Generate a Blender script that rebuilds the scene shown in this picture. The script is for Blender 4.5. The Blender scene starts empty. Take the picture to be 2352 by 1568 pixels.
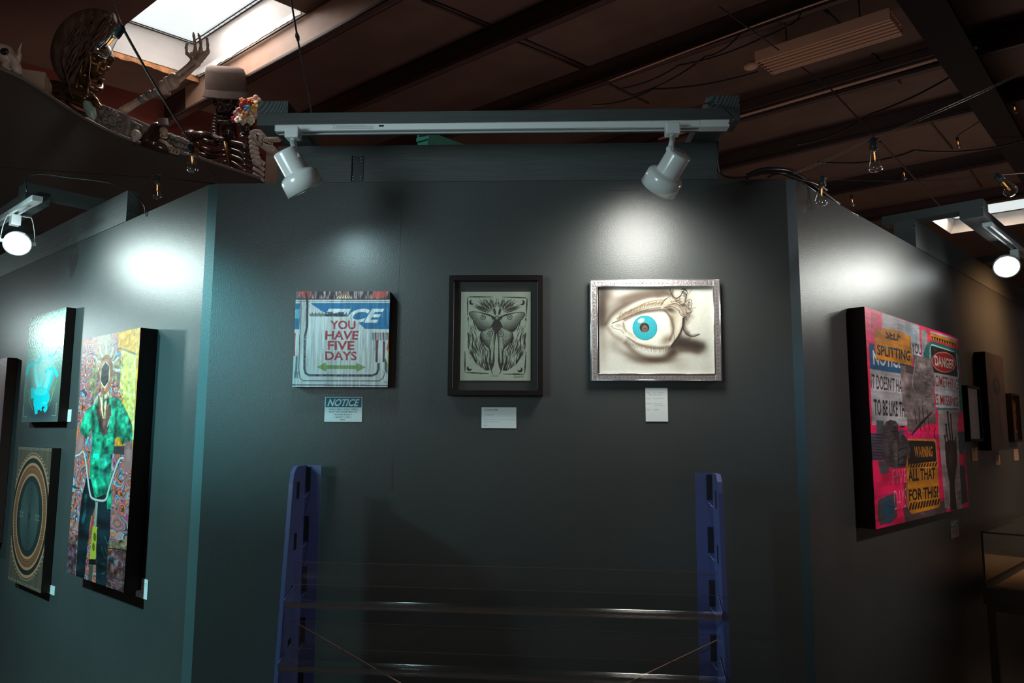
import bpy, bmesh, math, random
import numpy as np
from mathutils import Vector, Matrix
random.seed(7); np.random.seed(7)
S = bpy.context.scene
COL = S.collection
# ------------------------------------------------------------------ camera
FPX = 1740.0
PITCH = math.atan(211.0/FPX)
ROLL = math.radians(0.3)
CAM = Vector((0, 0, 1.55))
_F = Vector((0, math.cos(PITCH), math.sin(PITCH)))
_R0 = Vector((1, 0, 0)); _U0 = _R0.cross(_F)
_R = _R0*math.cos(ROLL)+_U0*math.sin(ROLL); _U = _U0*math.cos(ROLL)-_R0*math.sin(ROLL)
cd = bpy.data.cameras.new('camera'); cam = bpy.data.objects.new('camera', cd); COL.objects.link(cam)
cam.matrix_world = Matrix(((_R.x, _U.x, -_F.x, 0), (_R.y, _U.y, -_F.y, 0), (_R.z, _U.z, -_F.z, CAM.z), (0, 0, 0, 1)))
cd.sensor_width = 36.0; cd.lens = 36.0*FPX/2352.0; cd.clip_start = 0.02; cd.clip_end = 200
S.camera = cam
# ------------------------------------------------------------------ world, view
S.view_settings.view_transform = 'Standard'; S.view_settings.look = 'None'
S.view_settings.exposure = 0.0; S.view_settings.gamma = 1.0
try: S.view_settings.use_curve_mapping = False
except Exception: pass
W = bpy.data.worlds.new('world'); S.world = W; W.use_nodes = True
W.node_tree.nodes['Background'].inputs[0].default_value = (0.95, 0.72, 0.66, 1)
W.node_tree.nodes['Background'].inputs[1].default_value = 0.085

def ray(px, py):
    return _F+_R*((px-1176.0)/FPX)-_U*((py-784.0)/FPX)
def P(px, py, d):
    return CAM+ray(px, py)*d
def hit(px, py, pt, n):
    r = ray(px, py)
    return CAM+r*((pt-CAM).dot(n)/r.dot(n))
def azv(a):
    a = math.radians(a); return Vector((math.sin(a), math.cos(a), 0))
Z = Vector((0, 0, 1))
class Frame:      # x right along the wall, y into the wall, z up; w = distance out of the wall
    def __init__(s, o, az):
        s.o = Vector((o[0], o[1], 0)); s.e = azv(az); s.i = Z.cross(s.e); s.n = -s.i
    def pt(s, u, v, w=0): return s.o+s.e*u+Z*v+s.n*w
    def mat(s, u, v, w=0):
        p = s.pt(u, v, w); e, i = s.e, s.i
        return Matrix(((e.x, i.x, 0, p.x), (e.y, i.y, 0, p.y), (0, 0, 1, p.z), (0, 0, 0, 1)))
    def uv(s, px, py, w=0):
        h = hit(px, py, s.o+s.n*w, s.n)-s.o
        return h.dot(s.e), h.z
    def rect(s, q, w=0):  # q = TL,TR,BR,BL photo pixels
        a = [s.uv(x, y, w) for x, y in q]
        return ((a[0][0]+a[3][0])/2, (a[1][0]+a[2][0])/2, (a[2][1]+a[3][1])/2, (a[0][1]+a[1][1])/2)
_mid = P(1176, 784, 2.46)
FR0 = Frame(_mid, 92.3)
ul, _ = FR0.uv(500, 427); ur, _ = FR0.uv(1805, 411)
_pl = FR0.pt(ul, 0); _pr = FR0.pt(ur, 0)
FRONT = Frame(_pl, 92.3); FW = ur-ul
FACL = Frame(_pl-azv(112)*0.04, 112); LEFT = Frame(FACL.o, 131.8)
FACR = Frame(_pr, 78); RIGHT = Frame(_pr+azv(78)*0.036, 44.2)
WTOP = FRONT.uv(1176, 416)[1]
# ceiling: rises gently along its slope direction
HC = 3.2
_b = azv(-49.8); _el = math.radians(4.0)
_s = azv(40.2)*math.cos(_el)+Z*math.sin(_el)
_cn = _b.cross(_s); _cn = _cn.normalized(); _cn = _cn if _cn.z > 0 else -_cn
CO = CAM+Z*HC
def cpt(s, b, down=0): return CO+_s*s+_b*b-_cn*down
def csb(px, py, down=0):
    h = hit(px, py, CO-_cn*down, _cn)-CO
    return h.dot(_s), h.dot(_b)

# ------------------------------------------------------------------ lights of the room, plus added unseen fill lights
def spot(name, loc, target, power, col, size=70, blend=0.6, rad=0.03):
    l = bpy.data.lights.new(name, 'SPOT'); l.energy = power; l.color = col; l.spot_size = math.radians(size)
    l.spot_blend = blend; l.shadow_soft_size = rad
    o = bpy.data.objects.new(name, l); COL.objects.link(o); o.location = loc
    o.rotation_euler = (Vector(target)-Vector(loc)).to_track_quat('-Z', 'Y').to_euler(); return o
def area(name, loc, target, power, col, sx, sy=None):
    l = bpy.data.lights.new(name, 'AREA'); l.energy = power; l.color = col; l.size = sx
    if sy: l.shape = 'RECTANGLE'; l.size_y = sy
    o = bpy.data.objects.new(name, l); COL.objects.link(o); o.location = loc
    o.rotation_euler = (Vector(target)-Vector(loc)).to_track_quat('-Z', 'Y').to_euler(); return o
spot('can_light_right_beam', P(1511, 440, 2.25), FRONT.pt(*FRONT.uv(1480, 760)), 24, (1, 1, .92), 140, 1.0, .12)
spot('can_light_left_beam', P(705, 445, 2.24), FRONT.pt(*FRONT.uv(850, 900)), 7, (.62, .95, 1.0), 125, 1.0, .03)
spot('front_cyan_spot', (-1.9, .2, 2.02), FRONT.pt(FW*.50, 2.24), 165, (.72, .97, 1.0), 40, 1.0, .50)
_la = LEFT.pt(LEFT.uv(38, 470, .25)[0], WTOP+.09, .25); _ld = (_la-CAM).dot(_F)-.05
spot('left_gimbal_beam', P(44, 563, _ld)+LEFT.n*.16, LEFT.pt(*LEFT.uv(330, 860)), 25, (.80, 1, .96), 130, 1.0, .13)
spot('left_wall_wash', LEFT.pt(-.9, 2.6, 1.6), LEFT.pt(-.75, 1.2, 0), 280, (.43, .92, .96), 80, 1.0, .06)
spot('left_far_spot', LEFT.pt(-3.1, WTOP-.2, .8), LEFT.pt(-2.5, 1.6, 0), 34, (.8, 1, 1), 150, 1.0, .06)
spot('left_front_wash', (-2.4, .9, 2.5), FACL.pt(-.05, 1.75, 0), 230, (.22, .88, 1.0), 24, 1.0, .05)
_ra = RIGHT.pt(RIGHT.uv(2327, 525, .25)[0], WTOP+.09, .25); _rd = (_ra-CAM).dot(_F)-.1
spot('right_gimbal_beam', P(2306, 620, _rd)+RIGHT.n*.2-RIGHT.e*.28, RIGHT.pt(*RIGHT.uv(1960, 820)), 14, (.97, 1, .93), 120, 1.0, .11)
spot('right_wall_fill', RIGHT.pt(.9, 2.9, 2.2), RIGHT.pt(.6, 1.75, 0), 120, (1, .86, .82), 50, 1.0, .08)  # added warm fill that brightens the pink collage
spot('right_far_warm', RIGHT.pt(RIGHT.uv(2275, 720)[0]+.05, 2.35, .45), RIGHT.pt(*RIGHT.uv(2285, 780)), 26, (1, .52, .22), 120, 1.0, .16)
spot('right_bay_wash', (2.2, 1.3, 2.5), FACR.pt(0, 1.6, 0), 22, (.10, .7, 1.0), 16, 1.0, .05)
_k = csb(440, 60); area('skylight_daylight', cpt(_k[0], _k[1], -.24), cpt(_k[0], _k[1], 1), 24, (1, .90, .84), .7)
_k = csb(2250, 500); area('far_skylight_daylight', cpt(_k[0], _k[1], -.2), cpt(_k[0], _k[1], 1), 160, (1, .75, .55), 1.4)
area('bay_ceiling_fill', (.4, 5.2, 1.2), (.6, 6.0, 5), 20, (1, .76, .70), 1.5)  # added lamp hidden behind the walls to lift the ceiling
area('hall_ceiling_fill', (6.5, 9, 1.2), (6.6, 9.5, 5), 34, (1, .76, .68), 2.5)  # added farther back, unseen, to brighten the ceiling there
spot('left_rig_fill', (-1.0, .7, 1.5), P(130, 450, 2.95), 45, (.60, .95, 1.0), 24, 1.0, .1)  # added spot from the camera side so the left rig shows
spot('left_lens_spill', P(52, 545, _ld-.04)+LEFT.n*.06, LEFT.pt(LEFT.uv(120, 560)[0], WTOP+.1), 1, (.8, 1, 1), 150, 1.0, .04)
spot('right_rig_fill', (1.0, .6, 1.5), P(2170, 510, 3.3), 60, (.70, .92, 1.0), 24, 1.0, .1)  # added unseen spot that lifts the right rig timber
spot('case_fill', RIGHT.pt(3.0, 2.5, .9), RIGHT.pt(2.9, 1.0, .3), 45, (1, .68, .45), 60, 1.0, .1)  # added warm fill over the case, not an actual fixture
spot('fascia_fill', (-.6, .8, 3.3), (-2.6, 5.0, 3.85), 75, (1, .80, .68), 48, 1.0, .15)  # added warm fill for the dark fascia and its figures
area('loft_ceiling_fill', (-3.6, 7.2, 3.0), (-3.5, 7.2, 5), 9, (1, .72, .60), .8)  # added upward fill for the dim upper left ceiling
spot('rack_side_fill', (-2.4, .9, 1.7), P(1655, 1330, 2.2), 70, (.45, .8, 1.0), 11, 1.0, .05)  # added narrow beam to brighten the right rack panel


# ------------------------------------------------------------------ materials
def mat(name, col, rough=0.5, metal=0.0, var=0.0, scale=8.0, bump=0.0, bscale=None, emis=None, estr=0.0, spec=0.5, stretch=None, coat=0.0, col2=None):
    m = bpy.data.materials.new(name); m.use_nodes = True; nt = m.node_tree; bs = nt.nodes['Principled BSDF']
    bs.inputs['Base Color'].default_value = (*col, 1); bs.inputs['Roughness'].default_value = rough
    bs.inputs['Metallic'].default_value = metal; bs.inputs['Specular IOR Level'].default_value = spec
    if coat: bs.inputs['Coat Weight'].default_value = coat
    if emis: bs.inputs['Emission Color'].default_value = (*emis, 1); bs.inputs['Emission Strength'].default_value = estr
    tc = nt.nodes.new('ShaderNodeTexCoord'); mp = nt.nodes.new('ShaderNodeMapping')
    nt.links.new(tc.outputs['Object'], mp.inputs[0])
    if stretch: mp.inputs['Scale'].default_value = stretch
    n = nt.nodes.new('ShaderNodeTexNoise'); n.inputs['Scale'].default_value = scale; n.inputs['Detail'].default_value = 6
    nt.links.new(mp.outputs[0], n.inputs[0])
    if var or col2:
        cr = nt.nodes.new('ShaderNodeValToRGB'); c2 = col2 or tuple(max(0, c*(1-var)) for c in col)
        c1 = col if col2 else tuple(min(1, c*(1+var)) for c in col)
        cr.color_ramp.elements[0].color = (*c2, 1); cr.color_ramp.elements[1].color = (*c1, 1)
        cr.color_ramp.elements[0].position = .35; cr.color_ramp.elements[1].position = .65
        nt.links.new(n.outputs[0], cr.inputs[0]); nt.links.new(cr.outputs[0], bs.inputs['Base Color'])
    if bump:
        b = nt.nodes.new('ShaderNodeBump'); b.inputs['Strength'].default_value = bump; b.inputs['Distance'].default_value = 0.002
        n2 = nt.nodes.new('ShaderNodeTexNoise'); n2.inputs['Scale'].default_value = bscale or scale*6; n2.inputs['Detail'].default_value = 4
        nt.links.new(mp.outputs[0], n2.inputs[0]); nt.links.new(n2.outputs[0], b.inputs['Height']); nt.links.new(b.outputs[0], bs.inputs['Normal'])
    return m
def wood(name, c1, c2, rough=.6, axis=(1, 14, 14)):
    m = bpy.data.materials.new(name); m.use_nodes = True; nt = m.node_tree; bs = nt.nodes['Principled BSDF']
    tc = nt.nodes.new('ShaderNodeTexCoord'); mp = nt.nodes.new('ShaderNodeMapping'); mp.inputs['Scale'].default_value = axis
    w = nt.nodes.new('ShaderNodeTexNoise'); w.inputs['Scale'].default_value = 9; w.inputs['Detail'].default_value = 5
    cr = nt.nodes.new('ShaderNodeValToRGB'); cr.color_ramp.elements[0].color = (*c1, 1); cr.color_ramp.elements[1].color = (*c2, 1)
    nt.links.new(tc.outputs['Object'], mp.inputs[0]); nt.links.new(mp.outputs[0], w.inputs[0]); nt.links.new(w.outputs[0], cr.inputs[0])
    nt.links.new(cr.outputs[0], bs.inputs['Base Color']); bs.inputs['Roughness'].default_value = rough
    b = nt.nodes.new('ShaderNodeBump'); b.inputs['Strength'].default_value = .4; b.inputs['Distance'].default_value = .002
    nt.links.new(w.outputs[0], b.inputs['Height']); nt.links.new(b.outputs[0], bs.inputs['Normal'])
    return m
def endgrain(name, c1, c2):
    m = bpy.data.materials.new(name); m.use_nodes = True; nt = m.node_tree; bs = nt.nodes['Principled BSDF']
    tc = nt.nodes.new('ShaderNodeTexCoord'); mp = nt.nodes.new('ShaderNodeMapping'); mp.inputs['Location'].default_value = (.03, 0, -.06)
    w = nt.nodes.new('ShaderNodeTexWave'); w.wave_type = 'RINGS'; w.rings_direction = 'SPHERICAL'; w.inputs['Scale'].default_value = 95
    w.inputs['Distortion'].default_value = 1.5; w.inputs['Detail'].default_value = 2
    cr = nt.nodes.new('ShaderNodeValToRGB'); cr.color_ramp.elements[0].color = (*c1, 1); cr.color_ramp.elements[1].color = (*c2, 1)
    nt.links.new(tc.outputs['Object'], mp.inputs[0]); nt.links.new(mp.outputs[0], w.inputs[0]); nt.links.new(w.outputs['Fac'], cr.inputs[0])
    nt.links.new(cr.outputs[0], bs.inputs['Base Color']); bs.inputs['Roughness'].default_value = .7
    b = nt.nodes.new('ShaderNodeBump'); b.inputs['Strength'].default_value = .6; b.inputs['Distance'].default_value = .002
    nt.links.new(w.outputs['Fac'], b.inputs['Height']); nt.links.new(b.outputs[0], bs.inputs['Normal'])
    return m
def clear(name, tint=(1, 1, 1), gloss=0.08, edge=0.5, rough=0.03):   # thin clear plastic or glass
    m = bpy.data.materials.new(name); m.use_nodes = True; nt = m.node_tree
    for n in list(nt.nodes): nt.nodes.remove(n)
    o = nt.nodes.new('ShaderNodeOutputMaterial'); t = nt.nodes.new('ShaderNodeBsdfTransparent'); t.inputs[0].default_value = (*tint, 1)
    g = nt.nodes.new('ShaderNodeBsdfGlossy'); g.inputs['Roughness'].default_value = rough; g.inputs[0].default_value = (1, 1, 1, 1)
    lw = nt.nodes.new('ShaderNodeLayerWeight'); lw.inputs[0].default_value = .35
    mr = nt.nodes.new('ShaderNodeMapRange'); mr.inputs[3].default_value = gloss; mr.inputs[4].default_value = edge
    mx = nt.nodes.new('ShaderNodeMixShader')
    nt.links.new(lw.outputs['Facing'], mr.inputs[0]); nt.links.new(mr.outputs[0], mx.inputs[0])
    nt.links.new(t.outputs[0], mx.inputs[1]); nt.links.new(g.outputs[0], mx.inputs[2]); nt.links.new(mx.outputs[0], o.inputs[0])
    return m
def paintmat(name, rough=.45, bump=0.0):
    m = bpy.data.materials.new(name); m.use_nodes = True; nt = m.node_tree; bs = nt.nodes['Principled BSDF']
    a = nt.nodes.new('ShaderNodeVertexColor'); a.layer_name = 'Col'; nt.links.new(a.outputs[0], bs.inputs['Base Color'])
    bs.inputs['Roughness'].default_value = rough
    if bump:
        tc = nt.nodes.new('ShaderNodeTexCoord'); n = nt.nodes.new('ShaderNodeTexNoise'); n.inputs['Scale'].default_value = 60
        b = nt.nodes.new('ShaderNodeBump'); b.inputs['Strength'].default_value = bump; b.inputs['Distance'].default_value = .003
        nt.links.new(tc.outputs['Object'], n.inputs[0]); nt.links.new(n.outputs[0], b.inputs['Height']); nt.links.new(b.outputs[0], bs.inputs['Normal'])
    return m
M = {}
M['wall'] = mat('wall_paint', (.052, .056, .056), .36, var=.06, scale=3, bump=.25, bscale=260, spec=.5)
M['facl'] = mat('cyan_lit_corner', (.075, .125, .13), .34, var=.06, scale=3, bump=.25, bscale=260)  # cyan light on the corner strip is put into its colour
M['facr'] = mat('blue_lit_corner', (.032, .072, .088), .4, var=.06, scale=3)  # base colour carries the blue light falling on this corner
M['board'] = wood('painted_board', (.040, .044, .044), (.075, .082, .082))
M['grain'] = endgrain('sawn_end', (.035, .038, .038), (.11, .12, .12))
M['ceil'] = mat('ceiling_sheet', (.125, .074, .056), .8, var=.12, scale=2)
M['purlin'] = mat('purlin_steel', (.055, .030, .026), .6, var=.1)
M['purlin_skylit'] = mat('purlin_skylit_face', (.36, .22, .155), .6, var=.06)  # brighter copy of the purlin steel, skylight glow put into the colour
M['end'] = mat('red_siding', (.23, .055, .04), .7, var=.08, scale=3)
M['cloth'] = mat('black_fascia', (.036, .031, .029), .75, var=.1, scale=2)
M['vinyl'] = mat('white_vinyl', (.72, .70, .68), .35, var=.06, scale=5, bump=.6, bscale=6)
M['sky'] = mat('skylight_panel', (.8, .85, .86), .4, emis=(.62, .72, .74), estr=1.0)
M['torn'] = mat('torn_insulation', (.42, .19, .08), .9, var=.4, scale=12)
M['floor'] = mat('concrete', (.30, .28, .26), .5, var=.2, scale=2)
M['white'] = mat('white_enamel', (.78, .80, .80), .22, coat=.4)
M['whitet'] = mat('white_track', (.74, .77, .78), .35)
M['lens'] = mat('lit_lens', (1, 1, 1), .3, emis=(.93, 1, .98), estr=9.0)
M['black'] = mat('black_paint', (.009, .006, .006), .5, spec=.15)
M['rafter'] = mat('rafter_steel', (.010, .007, .007), .7, spec=.1)
M['blackp'] = mat('black_plastic', (.02, .02, .02), .3)
M['sock'] = mat('bulb_socket', (.03, .04, .04), .4)
M['wire'] = mat('wire', (.035, .022, .02), .35)
M['cable'] = mat('cable', (.03, .025, .025), .25)
M['teal'] = mat('teal_steel', (.10, .55, .42), .4, var=.1, scale=20)
M['rust'] = mat('rust', (.10, .04, .02), .9)
M['steel'] = mat('bolt_steel', (.5, .5, .5), .35, metal=1)
M['brkt'] = mat('painted_bracket', (.05, .055, .056), .3)
M['silver'] = mat('silver_frame', (.62, .56, .56), .3, metal=.75, bump=.8, bscale=160)
M['silver2'] = mat('silver_lip', (.70, .68, .70), .22, metal=.85)
M['bead'] = mat('frame_bead', (.12, .08, .08), .5)
M['matb'] = mat('grey_mat', (.045, .042, .042), .8)
M['edge'] = mat('canvas_edge', (.022, .011, .009), .7, spec=.15)
M['edge2'] = mat('brown_edge', (.06, .022, .018), .6)
M['purple'] = mat('blue_powder_coat', (.085, .105, .27), .38)
M['acr'] = clear('clear_acrylic', (.95, .94, .93), .02, .25, .12)
M['acre'] = clear('acrylic_edge', (.75, .72, .70), .30, .6, .2)
M['slot'] = mat('slot_shadow_gap', (.008, .008, .012), .6)
M['glass'] = clear('bulb_glass', (.97, .97, .97), .07, 1.0, .02)
M['pane'] = clear('vitrine_glass', (.95, .96, .95), .015, .3, .02)
M['fil'] = mat('filament', (.9, .5, .2), .5, emis=(1, .5, .15), estr=2.2)
M['filfar'] = mat('far_filament', (.9, .5, .2), .5, emis=(1, .38, .08), estr=2.5)
M['stem'] = clear('filament_tube', (.95, .8, .6), .2, .6, .1)
M['bronze'] = mat('bronze_bone', (.16, .085, .04), .30, metal=.75, var=.5, scale=18)
M['hair'] = mat('brown_hair', (.10, .055, .035), .85, var=.5, scale=30, stretch=(1, 1, .2))
M['dark'] = mat('dark_lacquer', (.030, .016, .012), .16, var=.3, coat=.6)
M['bone'] = mat('weathered_bone', (.46, .34, .27), .5, var=.35, scale=14)
M['bone2'] = mat('pale_bone', (.50, .44, .40), .45, var=.15, scale=20)
M['felt'] = mat('brown_felt', (.060, .038, .030), .85, var=.08, scale=20)
M['stone'] = mat('carved_stone', (.17, .15, .135), .75, var=.35, scale=25, bump=.8, bscale=60)
M['turq'] = mat('turquoise_shell', (.35, .5, .44), .3, var=.3, scale=20)
M['tan'] = mat('tan_box', (.34, .26, .20), .6, var=.05)
M['case'] = mat('case_frame', (.085, .065, .058), .4)
M['tancl'] = mat('tan_cloth', (.42, .27, .17), .9, var=.1, scale=60)
M['fluo'] = mat('fixture_enamel', (.62, .37, .25), .5)
M['insul'] = mat('white_insulation', (.7, .62, .52), .7, var=.2, scale=8, emis=(.8, .72, .62), estr=.0)
for nm, c in dict(red=(.5, .06, .04), orange=(.65, .25, .05), blue=(.10, .32, .55), cream=(.72, .62, .48), pinkf=(.62, .35, .32), magenta=(.6, .02, .12), yellow=(.65, .42, .1)).items():
    M[nm] = mat('petal_'+nm, c, .6, var=.25, scale=40)

# ------------------------------------------------------------------ mesh helpers
RS = 1.0
class MB:
    def __init__(s): s.v = []; s.f = []; s.mi = []; s.mats = []; s.sm = []; s.m = None; s.smooth = False
    def use(s, m, smooth=False):
        if m not in s.mats: s.mats.append(m)
        s.m = s.mats.index(m); s.smooth = smooth; return s
    def add(s, vs, fs, smooth=None):
        o = len(s.v); s.v += [tuple(v) for v in vs]
        for f in fs: s.f.append([i+o for i in f]); s.mi.append(s.m or 0); s.sm.append(s.smooth if smooth is None else smooth)
        return s
    def box(s, x0, x1, y0, y1, z0, z1, T=None):
        x0, x1 = min(x0, x1), max(x0, x1); y0, y1 = min(y0, y1), max(y0, y1); z0, z1 = min(z0, z1), max(z0, z1)
        vs = [Vector(c) for c in ((x0, y0, z0), (x1, y0, z0), (x1, y1, z0), (x0, y1, z0), (x0, y0, z1), (x1, y0, z1), (x1, y1, z1), (x0, y1, z1))]
        if T: vs = [T@v for v in vs]
        return s.add(vs, [(3, 2, 1, 0), (4, 5, 6, 7), (0, 1, 5, 4), (1, 2, 6, 5), (2, 3, 7, 6), (3, 0, 4, 7)], False)
    def tube(s, pts, r, n=10, cap=True, flat=None):
        pts = [Vector(p) for p in pts]; k = len(pts)
        rs = [q*RS for q in (list(r) if hasattr(r, '__len__') else [r]*k)]
        vs = []; up = None
        for i, p in enumerate(pts):
            t = (pts[min(i+1, k-1)]-pts[max(i-1, 0)])
            t = t.normalized() if t.length > 1e-9 else Vector((0, 0, 1))
            if up is None:
                up = Vector((0, 0, 1)) if abs(t.z) < .9 else Vector((1, 0, 0))
            a = t.cross(up)
            if a.length < 1e-6: a = t.cross(Vector((0, 1, 0)))
            a.normalize(); b = a.cross(t).normalized(); up = b
            for j in range(n):
                q = 2*math.pi*j/n; vs.append(p+(a*math.cos(q)+b*math.sin(q)*(flat or 1))*rs[i])
        fs = [(i*n+j, i*n+(j+1) % n, (i+1)*n+(j+1) % n, (i+1)*n+j) for i in range(k-1) for j in range(n)]
        if cap: fs += [tuple(range(n))[::-1], tuple((k-1)*n+j for j in range(n))]
        return s.add(vs, fs, True if n > 5 else False)
    def lathe(s, prof, n=32, T=None, smooth=True):   # prof = (r, z) around local z
        vs = [Vector((r*math.cos(2*math.pi*j/n), r*math.sin(2*math.pi*j/n), z)) for r, z in prof for j in range(n)]
        if T: vs = [T@v for v in vs]
        k = len(prof)
        return s.add(vs, [(i*n+j, i*n+(j+1) % n, (i+1)*n+(j+1) % n, (i+1)*n+j) for i in range(k-1) for j in range(n)], smooth)
    def prism(s, poly, y0, y1, T=None, ax='xz'):
        n = len(poly)
        def c(p, y): return Vector((p[0], y, p[1])) if ax == 'xz' else (Vector((y, p[0], p[1])) if ax == 'yz' else Vector((p[0], p[1], y)))
        vs = [c(p, y0) for p in poly]+[c(p, y1) for p in poly]
        if T: vs = [T@v for v in vs]
        return s.add(vs, [tuple(range(n)), tuple(range(2*n-1, n-1, -1))]+[(i, i+n, (i+1) % n+n, (i+1) % n) for i in range(n)], False)
    def blob(s, c, r, T=None, fn=None, nu=20, nv=14):
        vs = []; fs = []
        for i in range(nv+1):
            th = math.pi*i/nv
            for j in range(nu):
                ph = 2*math.pi*j/nu; d = Vector((math.sin(th)*math.cos(ph), math.sin(th)*math.sin(ph), math.cos(th)))
                k = fn(d) if fn else 1
                p = Vector((d.x*r[0], d.y*r[1], d.z*r[2]))*k*RS if not isinstance(k, Vector) else k
                if T: p = T@p
                vs.append(Vector(c)+p)
        for i in range(nv):
            for j in range(nu): fs.append((i*nu+j, (i+1)*nu+j, (i+1)*nu+(j+1) % nu, i*nu+(j+1) % nu))
        return s.add(vs, fs, True)
    def build(s, name, parent=None, mw=None, bevel=0.0, **tags):
        me = bpy.data.meshes.new(name); me.from_pydata(s.v, [], s.f)
        for m in s.mats: me.materials.append(M[m] if isinstance(m, str) else m)
        me.polygons.foreach_set('material_index', s.mi); me.polygons.foreach_set('use_smooth', s.sm)
        bm = bmesh.new(); bm.from_mesh(me); bmesh.ops.remove_doubles(bm, verts=bm.verts, dist=1e-6)
        bmesh.ops.recalc_face_normals(bm, faces=bm.faces); bm.to_mesh(me); bm.free()
        o = bpy.data.objects.new(name, me); COL.objects.link(o)
        if bevel:
            b = o.modifiers.new('bevel', 'BEVEL'); b.width = bevel; b.segments = 2; b.limit_method = 'ANGLE'; b.angle_limit = .6
        if parent: o.parent = parent
        if mw is not None:
            if parent: o.matrix_local = mw
            else: o.matrix_world = mw
        return tag(o, **tags)
def tag(o, label=None, cat=None, group=None, kind=None):
    if label: o['label'] = label
    if cat: o['category'] = cat
    if group: o['group'] = group
    if kind: o['kind'] = kind
    return o
def empty(name, mw, **t):
    o = bpy.data.objects.new(name, None); COL.objects.link(o); o.empty_display_size = .05
    o.matrix_world = mw if isinstance(mw, Matrix) else Matrix.Translation(mw); return tag(o, **t)
def noise(h, w, sc, seed=0, octv=3):
    r = np.random.RandomState(seed); out = np.zeros((h, w)); amp = 1; tot = 0
    for o in range(octv):
        if hasattr(sc, '__len__'): gy, gx = max(2, int(sc[0]*2**o)), max(2, int(sc[1]*2**o))
        else: gy = gx = max(2, int(sc*2**o))
        g = r.rand(gy+2, gx+2); y = np.linspace(0, gy, h, endpoint=False); x = np.linspace(0, gx, w, endpoint=False)
        yi = y.astype(int); xi = x.astype(int); fy = y-yi; fx = x-xi; fy = fy*fy*(3-2*fy); fx = fx*fx*(3-2*fx)
        a = g[yi][:, xi]; b = g[yi][:, xi+1]; c = g[yi+1][:, xi]; d = g[yi+1][:, xi+1]
        out += amp*((a*(1-fx)+b*fx)*(1-fy)[:, None]+(c*(1-fx)+d*fx)*fy[:, None]); tot += amp; amp *= .5
    return out/tot

# ------------------------------------------------------------------ painter: draws a picture into the colours of a fine surface mesh
_txt = {}
def text_tris(s, bold=.0, shear=0.0):
    k = (s, bold, shear)
    if k in _txt: return _txt[k]
    c = bpy.data.curves.new('t', 'FONT'); c.body = s; c.offset = bold; c.shear = shear; c.resolution_u = 3
    o = bpy.data.objects.new('t', c); COL.objects.link(o)
    dg = bpy.context.evaluated_depsgraph_get(); dg.update(); me = o.evaluated_get(dg).to_mesh()
    me.calc_loop_triangles()
    v = np.array([x.co[:2] for x in me.vertices]); t = [tuple(x.vertices) for x in me.loop_triangles]
    o.evaluated_get(dg).to_mesh_clear(); bpy.data.objects.remove(o); bpy.data.curves.remove(c)
    mn = v.min(0); mx = v.max(0); v = (v-mn)/(mx-mn); _txt[k] = (v, t); return _txt[k]
def homog(src, dst):
    A = []; B = []
    for (x, y), (u, v) in zip(src, dst):
        A += [[x, y, 1, 0, 0, 0, -u*x, -u*y], [0, 0, 0, x, y, 1, -v*x, -v*y]]; B += [u, v]
    return np.append(np.linalg.solve(np.array(A, float), np.array(B, float)), 1).reshape(3, 3)
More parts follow.
